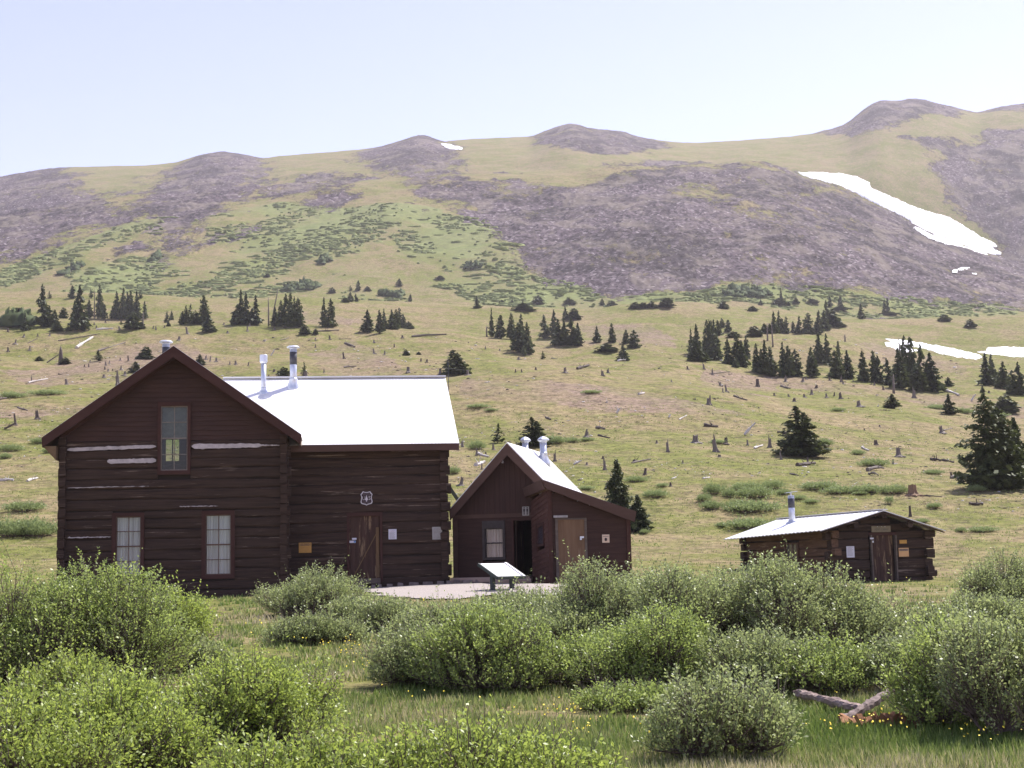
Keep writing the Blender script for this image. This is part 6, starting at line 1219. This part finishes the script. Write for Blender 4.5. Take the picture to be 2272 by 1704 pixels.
for i in range(n):
    tz = r.standard_normal(2) * .3; b = len(Vf)
    for k in range(7): a_ = k / 7 * 6.283; Vf.append((C[i, 0] + math.cos(a_) * s_[i], C[i, 1] + math.sin(a_) * s_[i], C[i, 2] + s_[i] * (math.cos(a_) * tz[0] + math.sin(a_) * (tz[1] + .7))))
    Vf.append((C[i, 0], C[i, 1] + s_[i] * .3, C[i, 2] - s_[i] * .6)); Ff += [(b + k, b + (k + 1) % 7, b + 7) for k in range(7)] + [tuple(b + k for k in range(7))]
o = link('wildflowers', mkmesh('wildflowers', Vf, Ff, plain('yellow_petal', (.80, .62, .04), .6, var=.1))); o['kind'] = 'stuff'; o['label'] = 'small yellow wildflowers dotted through the grass'
n = 5200; P = hitv(r.random(n) * 2272, 745 + r.random(n) ** .8 * 390); P = P[(P[:, 1] > 70) & (P[:, 1] < 330)]; P = P[(fbm(P[:, 0] / 12, P[:, 1] / 16, 44, 3) > -.15)]; uu_, vv_ = toimg(P[:, 0], P[:, 1], P[:, 2]); P = P[~((np.abs(uu_ - 2215) < 90) & (vv_ > 860) & (vv_ < 1090)) & ~((np.abs(uu_ - 1769) < 52) & (vv_ > 890) & (vv_ < 1015))]; n = len(P); w_ = np.random.default_rng(4)
for nm, mt, sel, lab in (('wood_chips', WHITEW, slice(0, n // 3), 'bleached wood chips and stones strewn on the hillside'), ('dark_clods', DEADD, slice(n // 3, n), 'dark clods and bark bits strewn on the hillside')):
    Q = P[sel]; k = len(Q); sz = Q[:, 1:2] / FPX * (.7 + 1.5 * w_.random((k, 1)) ** 2); ax = np.stack([w_.random(k) * 2 + .5, w_.random(k) + .4, w_.random(k) * .8 + .3], 1) * sz
    Vc = Q[:, None] + (unit[None] * ax[:, None]) * (1 + .3 * w_.standard_normal((k, len(unit), 1))); o = link(nm, mkmesh(nm, Vc.reshape(-1, 3), (Fq[None] + (np.arange(k) * len(unit))[:, None, None]).reshape(-1, 4), mt)); o['kind'] = 'stuff'; o['label'] = lab
# ------------------------------------------------------------------ light, sky, air
sv = Vector((.83, .78, 1.75)).normalized()
sun = bpy.data.lights.new('sun', 'SUN'); sun.energy = 4.9; sun.angle = R(.5); sun.color = (1, .955, .89)
so_ = bpy.data.objects.new('sun', sun); COL.objects.link(so_); so_.rotation_euler = sv.to_track_quat('Z', 'Y').to_euler(); so_.location = (60, 60, 120)
w = bpy.data.worlds.new('World'); bpy.context.scene.world = w; w.use_nodes = True; t = w.node_tree
bg = t.nodes['Background']; sk = t.nodes.new('ShaderNodeTexSky'); sk.sky_type = 'NISHITA'; sk.sun_disc = False
sk.sun_elevation = math.asin(sv.z); sk.sun_rotation = math.atan2(sv.x, sv.y); sk.altitude = 3400; sk.air_density = 1.3; sk.dust_density = 4.5; sk.ozone_density = .6
tm_ = t.nodes.new('ShaderNodeMix'); tm_.data_type = 'RGBA'; tm_.blend_type = 'MULTIPLY'; tm_.inputs[0].default_value = 1; tm_.inputs[7].default_value = (1.26, .95, 1.02, 1); t.links.new(sk.outputs[0], tm_.inputs[6]); t.links.new(tm_.outputs[2], bg.inputs[0]); bg.inputs[1].default_value = .13
if HAZE:
    hz = bpy.data.meshes.new('haze'); m = MB().box(-3700, 3700, -70, 2760, -60, 640); 
    mt = bpy.data.materials.new('haze_air'); mt.use_nodes = True; tt = mt.node_tree; tt.nodes.clear(); oo = tt.nodes.new('ShaderNodeOutputMaterial'); pv = tt.nodes.new('ShaderNodeVolumePrincipled')
    pv.inputs['Color'].default_value = (.98, .94, 1, 1); pv.inputs['Density'].default_value = HAZE; pv.inputs['Anisotropy'].default_value = .2
    tt.links.new(pv.outputs[0], oo.inputs['Volume'])
    ho = m.build('haze', mt); ho['kind'] = 'stuff'; ho['label'] = 'thin pale air haze over the whole valley'
sc = bpy.context.scene; vs = sc.view_settings; vs.view_transform = 'Standard'; vs.look = 'None'; vs.gamma = 1; vs.use_curve_mapping = False; vs.exposure = EXPOSURE
sc.render.engine = 'CYCLES'; sc.cycles.use_denoising = True; sc.cycles.max_bounces = 6; sc.cycles.transparent_max_bounces = 12; sc.cycles.volume_bounces = 0
